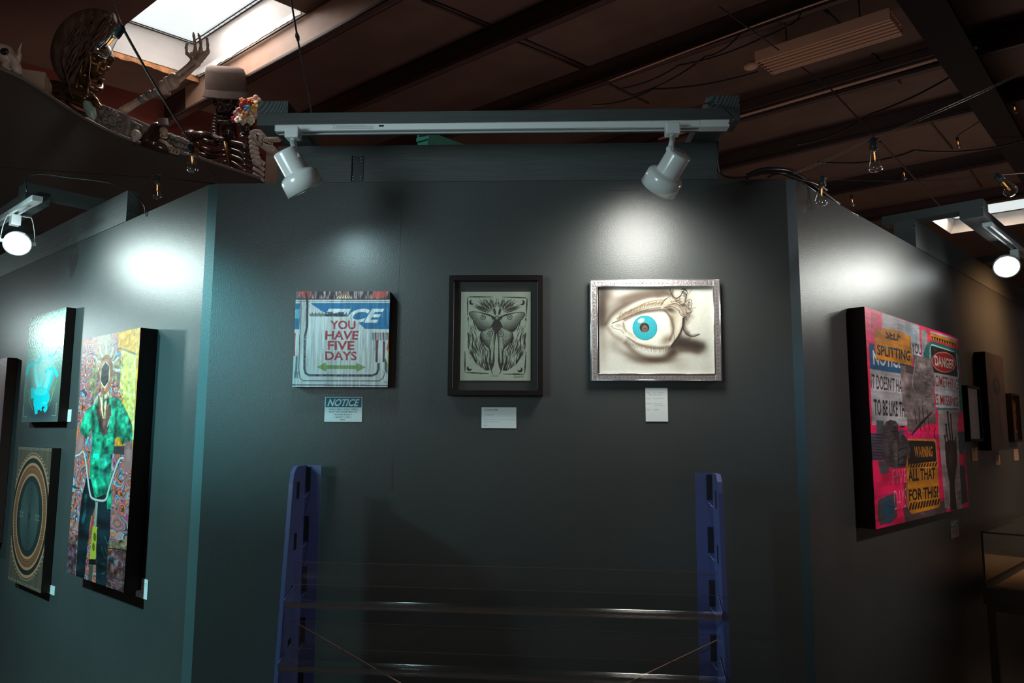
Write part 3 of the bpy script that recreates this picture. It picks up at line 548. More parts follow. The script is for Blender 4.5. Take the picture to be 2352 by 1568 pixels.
# ---- picture: pink collage on deep canvas
def art_pink():
    A = Art(330, 480, (.95, .05, .34), quad=[(1984, 706), (2203, 775), (2223, 1163), (2012, 1216)])
    wht = (.66, .66, .68); blk = (.10, .07, .08); teal = (.10, .42, .40); yel = (.78, .50, .08); grn = (.06, .30, .32)
    A.src(1930, 690, 5.806)
    A.soft((420, 350), 200, 260, (.90, .42, .54), .8)
    A.poly([(550, 170), (1058, 340), (1080, 780), (560, 800)], wht); 
    for i in range(60): x = 560+random.random()*480; y = 200+(x-550)*.32+random.random()*160; A.line([(x, y), (x+40, y+10)], 4, (.45, .5, .55) if i % 3 else (.85, .85, .86), .7)
    for i in range(14): A.line([(870+i*12, 300+i*8), (880+i*11, 470+i*14)], 7, (.2, .45, .55), .6)
    A.poly([(380, 595), (450, 610), (480, 810), (960, 890), (850, 1010), (395, 950)], (.07, .32, .48))
    A.text('NOTICE', [(428, 690), (820, 760), (820, 935), (440, 890)], (.78, .80, .82), bold=.028)
    A.poly([(395, 948), (985, 1030), (1000, 1700), (425, 1700)], wht)
    A.poly([(452, 395), (938, 482), (962, 890), (475, 812)], yel); A.line([(930, 485), (955, 885)], 6, blk); A.line([(456, 400), (478, 808)], 4, (.5, .3, .05))
    A.text('SELF', [(600, 405), (808, 440), (796, 568), (605, 528)], blk, bold=.03); A.poly([(560, 380), (860, 440), (860, 480), (560, 425)], yel)
    A.text('SPLITTING', [(484, 614), (935, 692), (935, 832), (492, 756)], blk, bold=.028)
    for i in range(11): x = 480+i*44; A.poly([(x, 808+i*7.4), (x+26, 812+i*7.4), (x+14, 832+i*7.4)], blk)
    for i in range(30): x = 560+random.random()*380; A.line([(x, 640+(x-560)*.17), (x+8, 662+(x-560)*.17)], 6, (.2, .6, .62), .7)
    A.text("IT DOESN'T HA", [(405, 1008), (818, 1080), (820, 1258), (412, 1210)], (.15, .11, .15), bold=.01)
    A.text('TO BE LIKE THIS', [(443, 1350), (900, 1385), (900, 1590), (455, 1568)], (.15, .11, .15), bold=.022)
    A.text('YOU', [(948, 565), (1080, 600), (1085, 745), (955, 715)], (.16, .08, .14), bold=.02)
    A.poly([(1055, 340), (1205, 398), (1195, 560), (1160, 590), (1075, 400), (1090, 620), (1062, 560)], (.86, .22, .32)); A.poly([(1080, 400), (1130, 395), (1165, 440), (1160, 570), (1180, 780), (1095, 770)], (.55, .58, .60))
    A.poly([(1160, 590), (1215, 545), (1590, 655), (1600, 1000), (1660, 1500), (1590, 1500), (1560, 1000), (1200, 900), (1110, 780), (1110, 720)], teal)
    A.line([(1200, 800), (1200, 640), (1225, 595), (1530, 690), (1560, 730), (1580, 1040)], 14, (.78, .82, .80)); A.poly([(1208, 612), (1545, 700), (1572, 1030), (1240, 975)], (.10, .07, .06))
    A.ell((1385, 832), 165, 138, (.74, .55, .5), rot=18); A.ell((1385, 832), 156, 128, (.60, .07, .06), rot=18)
    A.text('DANGER', [(1258, 735), (1530, 800), (1520, 930), (1268, 885)], (.80, .74, .70), bold=.028)
    A.poly([(1200, 405), (1590, 515), (1590, 545), (1200, 430)], wht); A.poly([(1205, 435), (1560, 540), (1562, 622), (1212, 530)], yel); A.line([(1212, 482), (1558, 582)], 9, blk)
    for i in range(10): x = 1222+i*34; A.poly([(x, 480+i*9.6), (x+16, 484+i*9.6), (x+20, 528+i*9.6), (x+4, 524+i*9.6)], blk)
    A.poly([(1240, 975), (1572, 1030), (1590, 1475), (1270, 1440)], wht)
    A.text('SOMETHING', [(1235, 1002), (1575, 1066), (1575, 1200), (1242, 1160)], (.50, .09, .10), bold=.004); A.text('IS MISSING', [(1258, 1262), (1572, 1305), (1572, 1430), (1266, 1410)], (.50, .09, .10), bold=.008)
    crumple = lambda y, x: np.array([.40, .36, .36])*(.55+1.1*noise(A.H, A.W, (26, 20), 8, 3)[y, x][..., None])
    A.poly([(960, 730), (1060, 760), (1220, 790), (1262, 1080), (1240, 1200), (1270, 1470), (1262, 1580), (890, 1620), (840, 1450), (815, 1250), (800, 890), (980, 900)], crumple)
    for i in range(60): x = 980+random.random()*250; y = 820+random.random()*600; a = random.random()*6.28; A.line([(x, y), (x+50*math.cos(a), y+50*math.sin(a))], 5, (.72, .68, .68) if i % 2 else (.22, .18, .18), .7)
    A.line([(1010, 800), (975, 1000), (965, 1150), (1000, 1260)], 14, (.62, .58, .58), .8, smooth=True); A.poly([(860, 890), (985, 905), (970, 1010), (880, 990)], (.22, .17, .16), .8)
    for i in range(9): A.line([(362+i*14, 225+i*6), (380+i*12, 350-i*4)], 3, (.85, .62, .68), .6)
    A.src(1930, 940, 5.227)
    A.poly([(435, 165), (520, 170), (520, 320), (435, 320)], (.30, .33, .36)); A.poly([(800, 150), (1150, 110), (1150, 200), (1060, 190), (850, 310), (800, 260)], (.38, .32, .32))
    A.poly([(455, 640), (585, 640), (585, 785), (480, 795)], (.32, .32, .35)); A.poly([(470, 1090), (640, 1020), (665, 1040), (682, 1290), (610, 1360), (480, 1392), (452, 1300), (452, 1120)], (.30, .25, .26)); A.soft((570, 1210), 70, 120, (.04, .24, .34), .95)
    A.poly([(745, 1190), (1240, 1100), (1260, 1235), (775, 1362)], (.32, .25, .25)); A.poly([(750, 900), (800, 880), (840, 1250), (780, 1260)], (.30, .2, .24), .7)
    for i in range(24): x = 790+i*17; A.line([(x, 300+random.random()*30), (x+random.uniform(-9, 9), 375-random.random()*30)], 9, (.30, .12, .40) if i % 3 else (.15, .25, .55), .7)
    A.ell((740, 295), 35, 16, (.1, .35, .7)); A.line([(715, 235), (770, 235)], 18, blk); A.line([(850, 335), (960, 200), (1095, 55)], 34, blk, taper=True)
    for a, b in (((885, 30), (915, 210)), ((940, 0), (960, 280)), ((985, 0), (1015, 290)), ((1040, 20), (1065, 270))): A.line([a, b], 10, blk)
    A.line([(1140, 240), (1120, 290), (1125, 350), (1150, 370)], 14, blk); A.line([(1185, 480), (1190, 700)], 20, (.35, .1, .3), .7)
    A.poly([(1400, 290), (1500, 280), (1500, 480), (1440, 560), (1400, 500)], grn); A.poly([(1425, 680), (1480, 690), (1510, 1110), (1430, 1140)], (.05, .22, .24)); A.line([(1470, 560), (1490, 620), (1500, 680)], 30, (.78, .02, .18))
    A.poly([(1150, 0), (1420, 0), (1420, 20), (1150, 30)], teal); A.poly([(1168, 28), (1425, 15), (1405, 200), (1420, 640), (1442, 1190), (1330, 1205), (1240, 1180), (1215, 800), (1175, 300)], (.60, .55, .55))
    A.poly([(1248, 430), (1290, 385), (1385, 390), (1392, 480), (1395, 650), (1375, 780), (1358, 900), (1385, 1200), (1305, 1210), (1300, 900), (1282, 800), (1258, 640)], (.11, .08, .08))
    for q, w in (([(1248, 335), (1258, 400), (1270, 520)], 24), ([(1263, 200), (1275, 320), (1290, 420)], 26), ([(1284, 50), (1300, 220), (1320, 410)], 27), ([(1320, 78), (1330, 240), (1345, 410)], 25), ([(1378, 358), (1380, 470), (1375, 560)], 24)): A.line(q, w, (.11, .08, .08)); A.ell(q[0], w/2, w/2, (.11, .08, .08))
    A.soft((1320, 620), 40, 90, (.24, .19, .19), .7)
    for i in range(14): A.line([(1225+i*3, 780+i*10), (1265+i*2, 770+i*12)], 3, (.2, .15, .15), .6)
    for i in range(20): y = 970+i*11; A.line([(1250+random.random()*20, y), (1285, y+5)], 3, (.3, .25, .25), .6); A.line([(1385, y), (1425, y+5)], 3, (.3, .25, .25), .6)
    A.poly([(803, 378), (1130, 378), (1148, 400), (1182, 1150), (1165, 1180), (850, 1258), (822, 1225), (782, 700)], yel); A.poly([(805, 398), (1120, 402), (1135, 425), (1148, 640), (800, 680)], (.09, .06, .05))
    A.text('WARNING', [(882, 468), (1100, 462), (1100, 585), (890, 603)], (.72, .46, .10), bold=.022); A.line([(820, 470), (825, 600)], 9, yel)
    for i in range(11):
        x = 795+i*33; A.poly([(x+14, 676-i*2.4), (x+34, 674-i*2.4), (x+16, 722-i*2.4), (x-4, 724-i*2.4)], blk); A.poly([(x+40, 1128-i*4.6), (x+60, 1124-i*4.6), (x+40, 1216-i*7), (x+20, 1218-i*7)], blk)
    A.text('ALL THAT', [(808, 738), (1130, 712), (1130, 845), (812, 882)], blk, bold=.028); A.text('FOR THIS?', [(814, 975), (1165, 922), (1165, 1062), (822, 1112)], blk, bold=.028)
    hand = lambda y, x: np.array([.25, .22, .24])*(.45+1.2*noise(A.H, A.W, (30, 24), 18, 3)[y, x][..., None])
    A.poly([(362, 318), (530, 320), (540, 630), (385, 642)], (.22, .20, .26)); 
    for i in range(16): A.line([(365+i*3, 330+i*18), (515, 345+i*17)], 4, (.55, .45, .62) if i % 2 else (.1, .08, .12), .6)
    A.poly([(510, 250), (545, 185), (600, 155), (665, 170), (695, 215), (690, 285), (760, 330), (815, 400), (838, 480), (830, 560), (815, 620), (770, 720), (650, 733), (565, 705), (520, 600), (505, 400)], hand)
    for q in ([(690, 290), (640, 300), (600, 280)], [(800, 480), (720, 500), (690, 540)], [(815, 590), (740, 600), (690, 640)], [(780, 680), (700, 690)], [(690, 300), (700, 500), (690, 700)]): A.line(q, 12, (.06, .05, .06), .9)
    for i in range(30): x = 530+random.random()*260; y = 200+random.random()*500; A.line([(x, y), (x+random.uniform(-30, 30), y+random.uniform(-6, 30))], 4, (.62, .58, .62), .6)
    A.text('FIVE', [(622, 752), (800, 728), (800, 890), (630, 925)], (.85, .60, .66), bold=-.02); A.text('DAYS', [(640, 990), (790, 960), (785, 1175), (655, 1215)], (.85, .60, .66), bold=-.02)
    A.poly([(782, 700), (806, 560), (824, 1225), (800, 1180)], yel, .9); A.line([(784, 690), (822, 1225)], 5, (.2, .12, .08))
    rr = random.Random(12); A.src(0, 0, 1)
    for i in range(420):
        x = 1990+rr.random()*225; y = 730+rr.random()*470; A.line([(x, y), (x+rr.uniform(1, 9), y+rr.uniform(-.6, 1.6))], .35+rr.random()*.6, [(.82, .74, .76), (.25, .18, .2), (.45, .5, .52)][i % 3], .5)
    for i in range(40):
        x = 2000+rr.random()*80; y = 800+rr.random()*160; A.line([(x, y), (x+rr.uniform(-1, 1), y+rr.uniform(3, 14))], .7, (.12, .40, .45), .5)
    A.tex([(2000, 720), (2230, 760), (2230, 1180), (2000, 1230)], (14, 10), .35, 41)
    A.a *= .85+.3*noise(A.H, A.W, (80, 6), 6, 2)[..., None]; return A

# ---- picture: falling pale figure
def art_falling():
    A = Art(150, 300, (.40, .45, .43), quad=[(70.8, 729.4), (158.8, 703.5), (127.5, 967.8), (48.4, 970.2)]).src(0, 680, 4.9)
    A.soft((560, 250), 400, 560, (.78, .98, .86), .95); A.soft((540, 560), 260, 420, (.80, .90, .84), .95); A.soft((520, 420), 120, 330, (.98, .98, .90), .95); A.soft((450, 1300), 300, 130, (.20, .18, .22), .8); A.soft((640, 1000), 80, 300, (.36, .42, .38), .6); A.soft((320, 1100), 60, 250, (.34, .38, .36), .6)
    cy = (.02, .88, .92); ly = (.55, .95, .94); pk = (.93, .93, .93)
    for q, w, c in (([(520, 300), (515, 500), (510, 800)], 60, pk), ([(560, 300), (540, 480)], 26, (.95, .96, .95)), ([(500, 480), (480, 600)], 16, (.25, .85, .85)), ([(420, 400), (425, 560)], 12, (.5, .9, .88)), ([(470, 700), (430, 780), (350, 790), (320, 830), (300, 910)], 30, cy), ([(410, 780), (400, 860), (410, 960), (430, 1060)], 42, ly), ([(545, 690), (600, 700), (650, 620), (675, 575), (690, 650)], 20, (.10, .80, .82)), ([(500, 880), (540, 860), (590, 840), (620, 870), (640, 930)], 34, cy), ([(560, 860), (530, 980), (500, 1060)], 66, ly), ([(590, 880), (560, 1000), (525, 1090)], 30, (.15, .85, .88)), ([(480, 880), (460, 1000), (430, 1080)], 50, (.45, .92, .92)), ([(385, 1180), (395, 1280), (400, 1330)], 40, cy), ([(500, 1200), (505, 1270), (480, 1300)], 40, cy), ([(440, 1250), (455, 1300)], 20, cy)):
        A.line(q, w, c, smooth=True)
    A.soft((525, 560), 110, 330, (.97, .97, .95), .55); A.soft((480, 800), 200, 120, (.75, .95, .92), .35)
    A.ell((460, 1150), 88, 105, cy); A.ell((450, 1095), 75, 42, (.40, .93, .92), .8); A.ell((420, 1230), 50, 60, cy)
    for i in range(8): A.line([(385, 1050+i*14), (345, 1070+i*14)], 9, cy)
    A.soft((485, 1215), 30, 10, (.5, .97, .97), .8)
    for q in ([(320, 1080), (330, 1200), (365, 1290)], [(590, 1040), (570, 1160), (530, 1250)], [(640, 950), (590, 1100), (550, 1200)]): A.line(q, 4, (.75, .80, .45), .8)
    for q in ([(265, 1240), (260, 1362), (298, 1362)], [(560, 1345), (608, 1345), (618, 1210)], [(700, 205), (738, 195), (735, 280)]): A.line(q, 6, (.75, .62, .60), .9)
    for i in range(40): x = 340+i*11; A.line([(x, 238-(x-340)*.29), (x+4, 262-(x-340)*.29+random.random()*20)], 5, (.12, .22, .18), .8)
    for i in range(50): x = 260+random.random()*420; y = 700+random.random()*600; A.line([(x, y), (x+3, y+60)], 2.5, (.7, .8, .6), .18)
    return A

# ---- picture: ringed copper pattern
def art_rings():
    A = Art(150, 380, (.33, .27, .23), quad=[(43.9, 1027), (119.4, 1027), (95, 1360), (17.8, 1332)])
    A.h = None; W_, H_ = 1.0, 1.32
    cen = (.5, .5); dk = (.10, .15, .16); cop = (.72, .46, .33)
    def E(r, col, al=1.): A.poly([(.5+r*math.cos(t)/.78*1.0, .5+r*math.sin(t)) for t in np.linspace(0, 2*math.pi, 90, endpoint=False)], col, al)
    A.a *= .9+.25*noise(A.H, A.W, (4, 80), 3, 1)[..., None]
    for i in range(64):
        t = 2*math.pi*i/64; A.ell((.5+.455*math.cos(t)/.78, .5+.455*math.sin(t)), .018, .005, (.60, .52, .44))
    for i in range(14):
        for y in (.012, .985): A.ring((.03+i*.072, y), .022, .008, .006, (.62, .55, .48))
    for r, c in ((.44, cop), (.42, dk), (.385, cop), (.365, (.25, .15, .11)), (.36, (.52, .33, .24)), (.315, (.25, .15, .11)), (.31, cop), (.29, (.13, .17, .17))): E(r, c)
    for i in range(90):
        t = 2*math.pi*i/90
        for k in range(2): r = .328+.02*k; A.ell((.5+r*math.cos(t+k*.03)/.78, .5+r*math.sin(t+k*.03)), .012, .0045, (.30, .18, .13))
    for k in range(18):
        r = .03+k*.0125; A.line([(.5+r*math.cos(t)/.9+0*.01, .5+r*math.sin(t)) for t in np.linspace(0, 2*math.pi, 50)], .008, (.36, .40, .38), .8)
    E(.03, (.12, .2, .2))
    for sx in (.26, .74):
        for d in (-.03, .03): A.line([(sx-.07, .5+d*.5), (sx+.07, .5+d*.5)], .012, (.45, .42, .38)); A.line([(sx+d, .472), (sx+d, .528)], .014, (.45, .42, .38))
    return A

# ---- picture: flower-headed cyclist
def art_rider():
    q = [(196.3, 781), (328, 748.5), (280.4, 1360.3), (149.5, 1312)]
    A = Art(210, 680, (.5, .4, .35), quad=q)
    H, W = A.H, A.W; n1 = noise(H, W, (20, 6), 21, 1); n2 = noise(H, W, (30, 9), 22, 1); n3 = noise(H, W, (14, 4), 23, 1)
    ph = (n1*20+3.2*np.sin(n2*9)); k = (np.sin(ph)+1)/2; k2 = (np.sin(ph*1.7+n3*14)+1)/2
    pal = np.array([(.92, .50, .30), (.34, .10, .13), (.10, .62, .78), (.98, .80, .74), (.62, .28, .50), (.98, .52, .26)])
    idx = ((k*3+k2*3+n3*2) % 6); i0 = np.floor(idx).astype(int) % 6; fr = (idx-np.floor(idx))[..., None]; A.a[:] = pal[i0]*(1-fr)+pal[(i0+1) % 6]*fr
    line = (np.abs(np.sin(ph*1.0)) < .22)[..., None]; A.a = np.where(line, A.a*.45, A.a)
    A.src(130, 730, 4.75)
    A.soft((540, 230), 150, 120, (.80, .72, .66), .75)
    A.poly([(700, 120), (960, 80), (940, 400), (880, 1060), (835, 1420), (640, 1420), (640, 1300), (720, 850), (725, 400), (690, 300)], (.96, .62, .14))
    A.poly([(725, 335), (890, 385), (860, 900), (845, 1320), (780, 1200), (740, 900), (700, 800)], (.93, .80, .40)); 
    for a, b, w in (((700, 320), (890, 385), 16), ((885, 110), (885, 380), 10), ((740, 350), (722, 850), 9), ((810, 380), (795, 1100), 8), ((870, 400), (845, 1300), 12), ((680, 790), (862, 832), 12)): A.line([a, b], w, (.88, .86, .66) if w < 14 else (.45, .48, .38))
    A.poly([(630, 1390), (745, 1380), (740, 1480), (620, 1470)], (.22, .22, .24)); A.line([(935, 95), (922, 380)], 9, (.75, .2, .35))
    for i in range(13):
        a = math.radians(180+i*15); A.line([(560, 520), (560+110*math.cos(a), 560+180*math.sin(a)), (560+150*math.cos(a), 560+290*math.sin(a))], 30, (.72, .62, .48) if i % 2 else (.84, .78, .68), taper=True)
    for c, r in (((430, 590), 60), ((405, 700), 60), ((680, 500), 48), ((665, 640), 52), ((420, 800), 48)): A.ell(c, r*.75, r, (.56, .50, .34)); A.ell((c[0]-6, c[1]-10), r*.45, r*.6, (.66, .60, .44))
    for i in range(8): x = 430+i*28; A.line([(500+i*12, 800), (x-4, 900), (x-10+i*6, 980+20*(i % 3))], 32, (.70, .60, .44) if i % 2 else (.88, .84, .74), taper=True)
    A.ell((548, 615), 78, 220, (.64, .38, .26), rot=6); A.ell((540, 615), 60, 175, (.80, .56, .44), .5, rot=6)
    A.poly([(548, 465), (596, 520), (585, 690), (532, 765), (488, 690), (500, 545)], (.90, .84, .76)); A.poly([(548, 478), (590, 525), (580, 685), (532, 748), (495, 685), (505, 550)], (.13, .13, .13))
    sh = (.05, .58, .44); sd = (.05, .36, .30); sl = (.20, .74, .58)
    A.poly([(340, 1000), (470, 900), (620, 855), (700, 870), (790, 1040), (830, 1150), (835, 1310), (720, 1370), (690, 1280), (640, 1310), (590, 1640), (380, 1640), (390, 1200), (330, 1320), (260, 1230), (280, 1130)], sh)
    A.poly([(440, 960), (600, 940), (605, 1060), (560, 1250), (510, 1290), (450, 1080)], (.36, .22, .20))
    for i in range(5): A.line([(470+i*28, 840), (480+i*20, 960), (510+i*8, 1090)], 28, (.80, .70, .56) if i % 2 else (.45, .30, .22), taper=True)
    for q_, w, c in (([(400, 1000), (410, 1200), (400, 1400)], 30, sd), ([(660, 980), (650, 1150), (640, 1290)], 28, sd), ([(700, 900), (760, 1050), (800, 1180)], 30, sl), ([(350, 1040), (310, 1150)], 26, sl), ([(460, 1060), (500, 1200), (520, 1300)], 10, sd), ([(600, 1060), (560, 1180)], 12, sl), ([(400, 1230), (480, 1260), (500, 1250)], 8, sd), ([(545, 1250), (640, 1230)], 8, sd), ([(520, 1300), (510, 1450), (490, 1640)], 9, sd), ([(440, 1320), (470, 1330)], 22, sd), ([(550, 1320), (600, 1300)], 16, (.3, .7, .5)), ([(720, 1350), (760, 1280), (825, 1320)], 10, sd), ([(540, 1400), (560, 1600)], 50, (.04, .30, .26))): A.line(q_, w, c, .85, smooth=True)
    for p in ([(245, 1260), (300, 1270), (300, 1370), (270, 1500), (200, 1540), (210, 1420)], [(745, 1340), (830, 1320), (835, 1450), (820, 1660), (740, 1660), (740, 1480)]): A.poly(p, (.66, .44, .44)); A.poly([((x+p[0][0])/2+20, (y+p[0][1])/2+40) for x, y in p], (.76, .55, .54), .5)
    A.src(130, 1040, 4.355)
    A.poly([(345, 0), (560, 0), (540, 250), (550, 400), (530, 560), (490, 570), (480, 470), (440, 450), (400, 430), (380, 440), (340, 300), (330, 200)], sh)
    A.poly([(440, 0), (555, 0), (540, 180), (500, 300), (430, 220)], (.10, .48, .40)); A.line([(360, 210), (390, 330), (400, 430)], 30, sl, .8, smooth=True); A.line([(470, 200), (500, 330), (520, 540)], 24, sd, .8, smooth=True)
    tr = (.06, .13, .16)
    A.poly([(300, 230), (345, 260), (380, 450), (385, 520), (350, 620), (320, 800), (290, 1000), (262, 1250), (175, 1240), (200, 900), (215, 700), (245, 450)], tr)
    A.poly([(400, 440), (480, 400), (500, 420), (535, 560), (525, 800), (500, 950), (480, 1330), (375, 1300), (385, 1000), (390, 700), (385, 500)], tr)
    A.line([(290, 400), (280, 560), (250, 700)], 34, (.10, .42, .46), .7, smooth=True)
    for q_ in ([(440, 920), (455, 1000), (490, 1060)], [(430, 1090), (470, 1110)], [(470, 820), (500, 900)], [(430, 1200), (470, 1190)], [(470, 930), (490, 1000)]): A.line(q_, 7, (.08, .38, .38), .9, smooth=True)
    A.poly([(545, 540), (500, 560), (495, 420), (540, 380)], sh)
    A.poly([(100, 850), (215, 800), (190, 900), (108, 905)], (.42, .28, .26)); A.poly([(105, 900), (195, 905), (170, 1230), (80, 1190)], (.30, .20, .24), .75); A.poly([(505, 880), (700, 850), (690, 970), (500, 945)], (.50, .40, .32)); A.line([(505, 945), (690, 968)], 9, (.10, .07, .06)); A.poly([(500, 960), (690, 975), (660, 1400), (470, 1340)], (.22, .13, .13), .62)
    A.poly([(340, 620), (375, 600), (350, 760), (310, 900), (300, 900)], (.62, .30, .22)); A.poly([(385, 480), (408, 480), (390, 720), (368, 720)], (.60, .62, .58))
    A.poly([(352, 725), (398, 728), (378, 1052), (318, 1048)], (.74, .72, .22)); A.ell((372, 830), 14, 46, (.40, .38, .10)); A.ell((358, 930), 13, 42, (.40, .38, .10)); A.poly([(312, 1050), (382, 1055), (380, 1110), (310, 1105)], (.06, .05, .05)); A.poly([(310, 1110), (355, 1110), (335, 1290), (300, 1270)], (.30, .30, .28))
    A.tex([(300, 230), (345, 260), (380, 450), (385, 520), (350, 620), (320, 800), (262, 1250), (175, 1240), (200, 900), (215, 700), (245, 450)], (30, 5), .9, 31); A.tex([(400, 440), (480, 400), (535, 560), (525, 800), (500, 950), (480, 1330), (375, 1300), (390, 700)], (30, 5), .9, 32)
    A.tex([(345, 0), (560, 0), (540, 250), (550, 400), (530, 560), (490, 570), (480, 470), (400, 430), (340, 300)], (36, 12), .9, 33)
    A.tex([(100, 850), (215, 800), (170, 1230), (80, 1190)], (60, 20), .9, 34); A.tex([(505, 880), (700, 850), (660, 1400), (470, 1340)], (60, 20), .9, 35)
    A.src(130, 730, 4.75); A.tex([(340, 1000), (470, 900), (620, 855), (700, 870), (790, 1040), (830, 1150), (835, 1310), (720, 1370), (690, 1280), (640, 1310), (590, 1640), (380, 1640), (390, 1200), (330, 1320), (260, 1230), (280, 1130)], (30, 14), 1.0, 36)
    A.tex([(700, 120), (960, 80), (940, 400), (835, 1420), (640, 1420), (720, 850)], (80, 30), .35, 37); A.tex([(380, 400), (740, 400), (740, 1000), (380, 1000)], (70, 34), .5, 38); A.src(130, 1040, 4.355)
    for w, c in ((24, (.20, .24, .30)), (17, (.82, .82, .78))):
        A.line([(190, 25), (230, 10), (268, -20), (290, 60), (310, 240), (330, 390), (350, 440), (405, 462), (470, 465), (500, 430), (520, 350), (580, 170), (625, 60), (660, 35), (670, 50)], w, c, smooth=True)
    A.a *= .9; return A
def art_dim(kind):
    A = Art(90, 230, (.20, .16, .16)); A.a *= .8+.5*noise(A.H, A.W, (7, 4), 12, 3)[..., None]
    A.ell((.5, .34), .22, .09, (.09, .07, .07)); A.line([(.52, .38), (.56, .6), (.62, .9)], .05, (.10, .08, .08)); A.line([(.2, .05), (.3, .4), (.25, .9)], .02, (.3, .26, .26), .6); A.line([(.8, .08), (.75, .5), (.85, .9)], .02, (.3, .26, .26), .6)
    A.ell((.5, .30), .10, .035, (.16, .13, .13)); A.ell((.58, .33), .06, .03, (.18, .15, .15)); return A
def art_print(k):
    A = Art(50, 110, (.50, .36, .22)); A.poly([(.12, .06), (.88, .06), (.88, .94), (.12, .94)], (.16, .12, .10)); 
    if k: A.a[:] = (.46, .32, .18); A.ring((.5, .3), .3, .18, .06, (.15, .09, .06)); A.poly([(.35, .5), (.65, .5), (.7, .9), (.3, .9)], (.16, .10, .07)); A.ell((.5, .3), .14, .09, (.2, .12, .08))
    else: A.line([(.6, .1), (.84, .3)], .05, (.5, .38, .24)); A.line([(.2, .2), (.35, .5), (.2, .9)], .05, (.3, .22, .15))
    return A
def label_art(w, h, lines, base=(.86, .88, .88), head=None, ink=(.12, .14, .16), ss=3, shear=0):
    A = Art(w, h, base, ss=ss)
    if head: A.poly([(.025, .03), (.975, .03), (.975, .42), (.025, .42)], (.03, .36, .45)); A.text(head, [(.09, .08), (.93, .08), (.91, .37), (.07, .37)], (.86, .88, .88), bold=.03, shear=.25)
    for t, x0, x1, y0, y1, b in lines: A.text(t, [(x0, y0), (x1, y0), (x1, y1), (x0, y1)], ink, bold=b, shear=shear)
    return A

# ================================================================== SETTING
def wallbox(name, fr, u0, u1, z0, z1, th=.10, m='wall'):
    return MB().use(m).box(u0, u1, 0, th, z0, z1).build(name, mw=fr.mat(0, 0, 0), kind='structure')
wallbox('wall_front', FRONT, 0, FW, 0, WTOP)
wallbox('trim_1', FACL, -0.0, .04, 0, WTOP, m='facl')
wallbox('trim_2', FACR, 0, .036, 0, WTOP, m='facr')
wallbox('wall_left', LEFT, -3.0, 0, 0, WTOP)
wallbox('wall_right', RIGHT, 0, 6.5, 0, WTOP)
# joints and scratches on the front wall
def streaks(name, fr, segs, m, lab, r=.0008):
    mb = MB().use(m)
    for px0, py0, px1, py1 in segs:
        a = fr.uv(px0, py0); b = fr.uv(px1, py1); mb.tube([(a[0], -.0002, a[1]), (b[0], -.0002, b[1])], r, 6, flat=.4)
    return mb.build(name, mw=fr.mat(0, 0, 0), kind='structure')
M['seam'] = mat('panel_joint', (.13, .15, .15), .4); M['seamd'] = mat('panel_joint_dark', (.02, .02, .02), .6)
streaks('trim_3', FRONT, [(924, 422, 905, 985), (905, 985, 900, 1125)], 'seam', '')
streaks('trim_4', FRONT, [(1135, 413, 1640, 406), (1385, 438, 1470, 436)], 'seamd', '', .0012)
# floor
MB().use('floor').box(-14, 20, -6, 26, -.1, 0).build('floor', kind='structure')
# ceiling, with two skylight openings, in its own slope coordinates
sk = [csb(245, 110), csb(475, 183), csb(700, 60), csb(327, 0)]
s0 = (csb(245, 110)[0]+csb(283, 40)[0])/2; s1 = (csb(475, 183)[0]+csb(700, 60)[0])/2-.10; b1 = (csb(245, 110)[1]+csb(475, 183)[1])/2; b0 = csb(640, 30)[1]-.15
q0 = csb(2200, 487); q1 = csb(2240, 535)
h2s0 = csb(2230, 476)[0]; h2s1 = csb(2300, 520)[0]; h2b1 = csb(2130, 500)[1]; h2b0 = h2b1-3.2
CM = Matrix(((_s.x, -_b.x, _cn.x, CO.x), (_s.y, -_b.y, _cn.y, CO.y), (_s.z, -_b.z, _cn.z, CO.z), (0, 0, 0, 1)))   # local x = slope, y = -along purlins, z = up
BEND = csb(330, 218)[1]
SS = sorted([-6, s0, s1, h2s0, h2s1, 34]); BB = sorted([-8, b0, b1, h2b0, h2b1, BEND])
mb = MB().use('ceil')
for i in range(5):
    for j in range(5):
        a, c = (SS[i]+SS[i+1])/2, (BB[j]+BB[j+1])/2
        if (s0 < a < s1 and b0 < c < b1) or (h2s0 < a < h2s1 and h2b0 < c < h2b1): continue
        mb.box(SS[i], SS[i+1], -BB[j+1], -BB[j], 0, .05)
mb.build('ceiling', mw=CM, kind='structure')
# gable end wall (red siding) and far wall, side wall
we = MB().use('end'); we.box(-6, 34, -BEND-.1, -BEND, -6, 0)
for k in range(22): we.box(-6, 34, -BEND, -BEND+.02, -.45-k*.3, -.43-k*.3)
we.build('wall_gable', mw=CM, kind='structure')
MB().use('ceil').box(33.9, 34, -BEND, 8, -7.5, 0).build('wall_back', mw=CM, kind='structure')
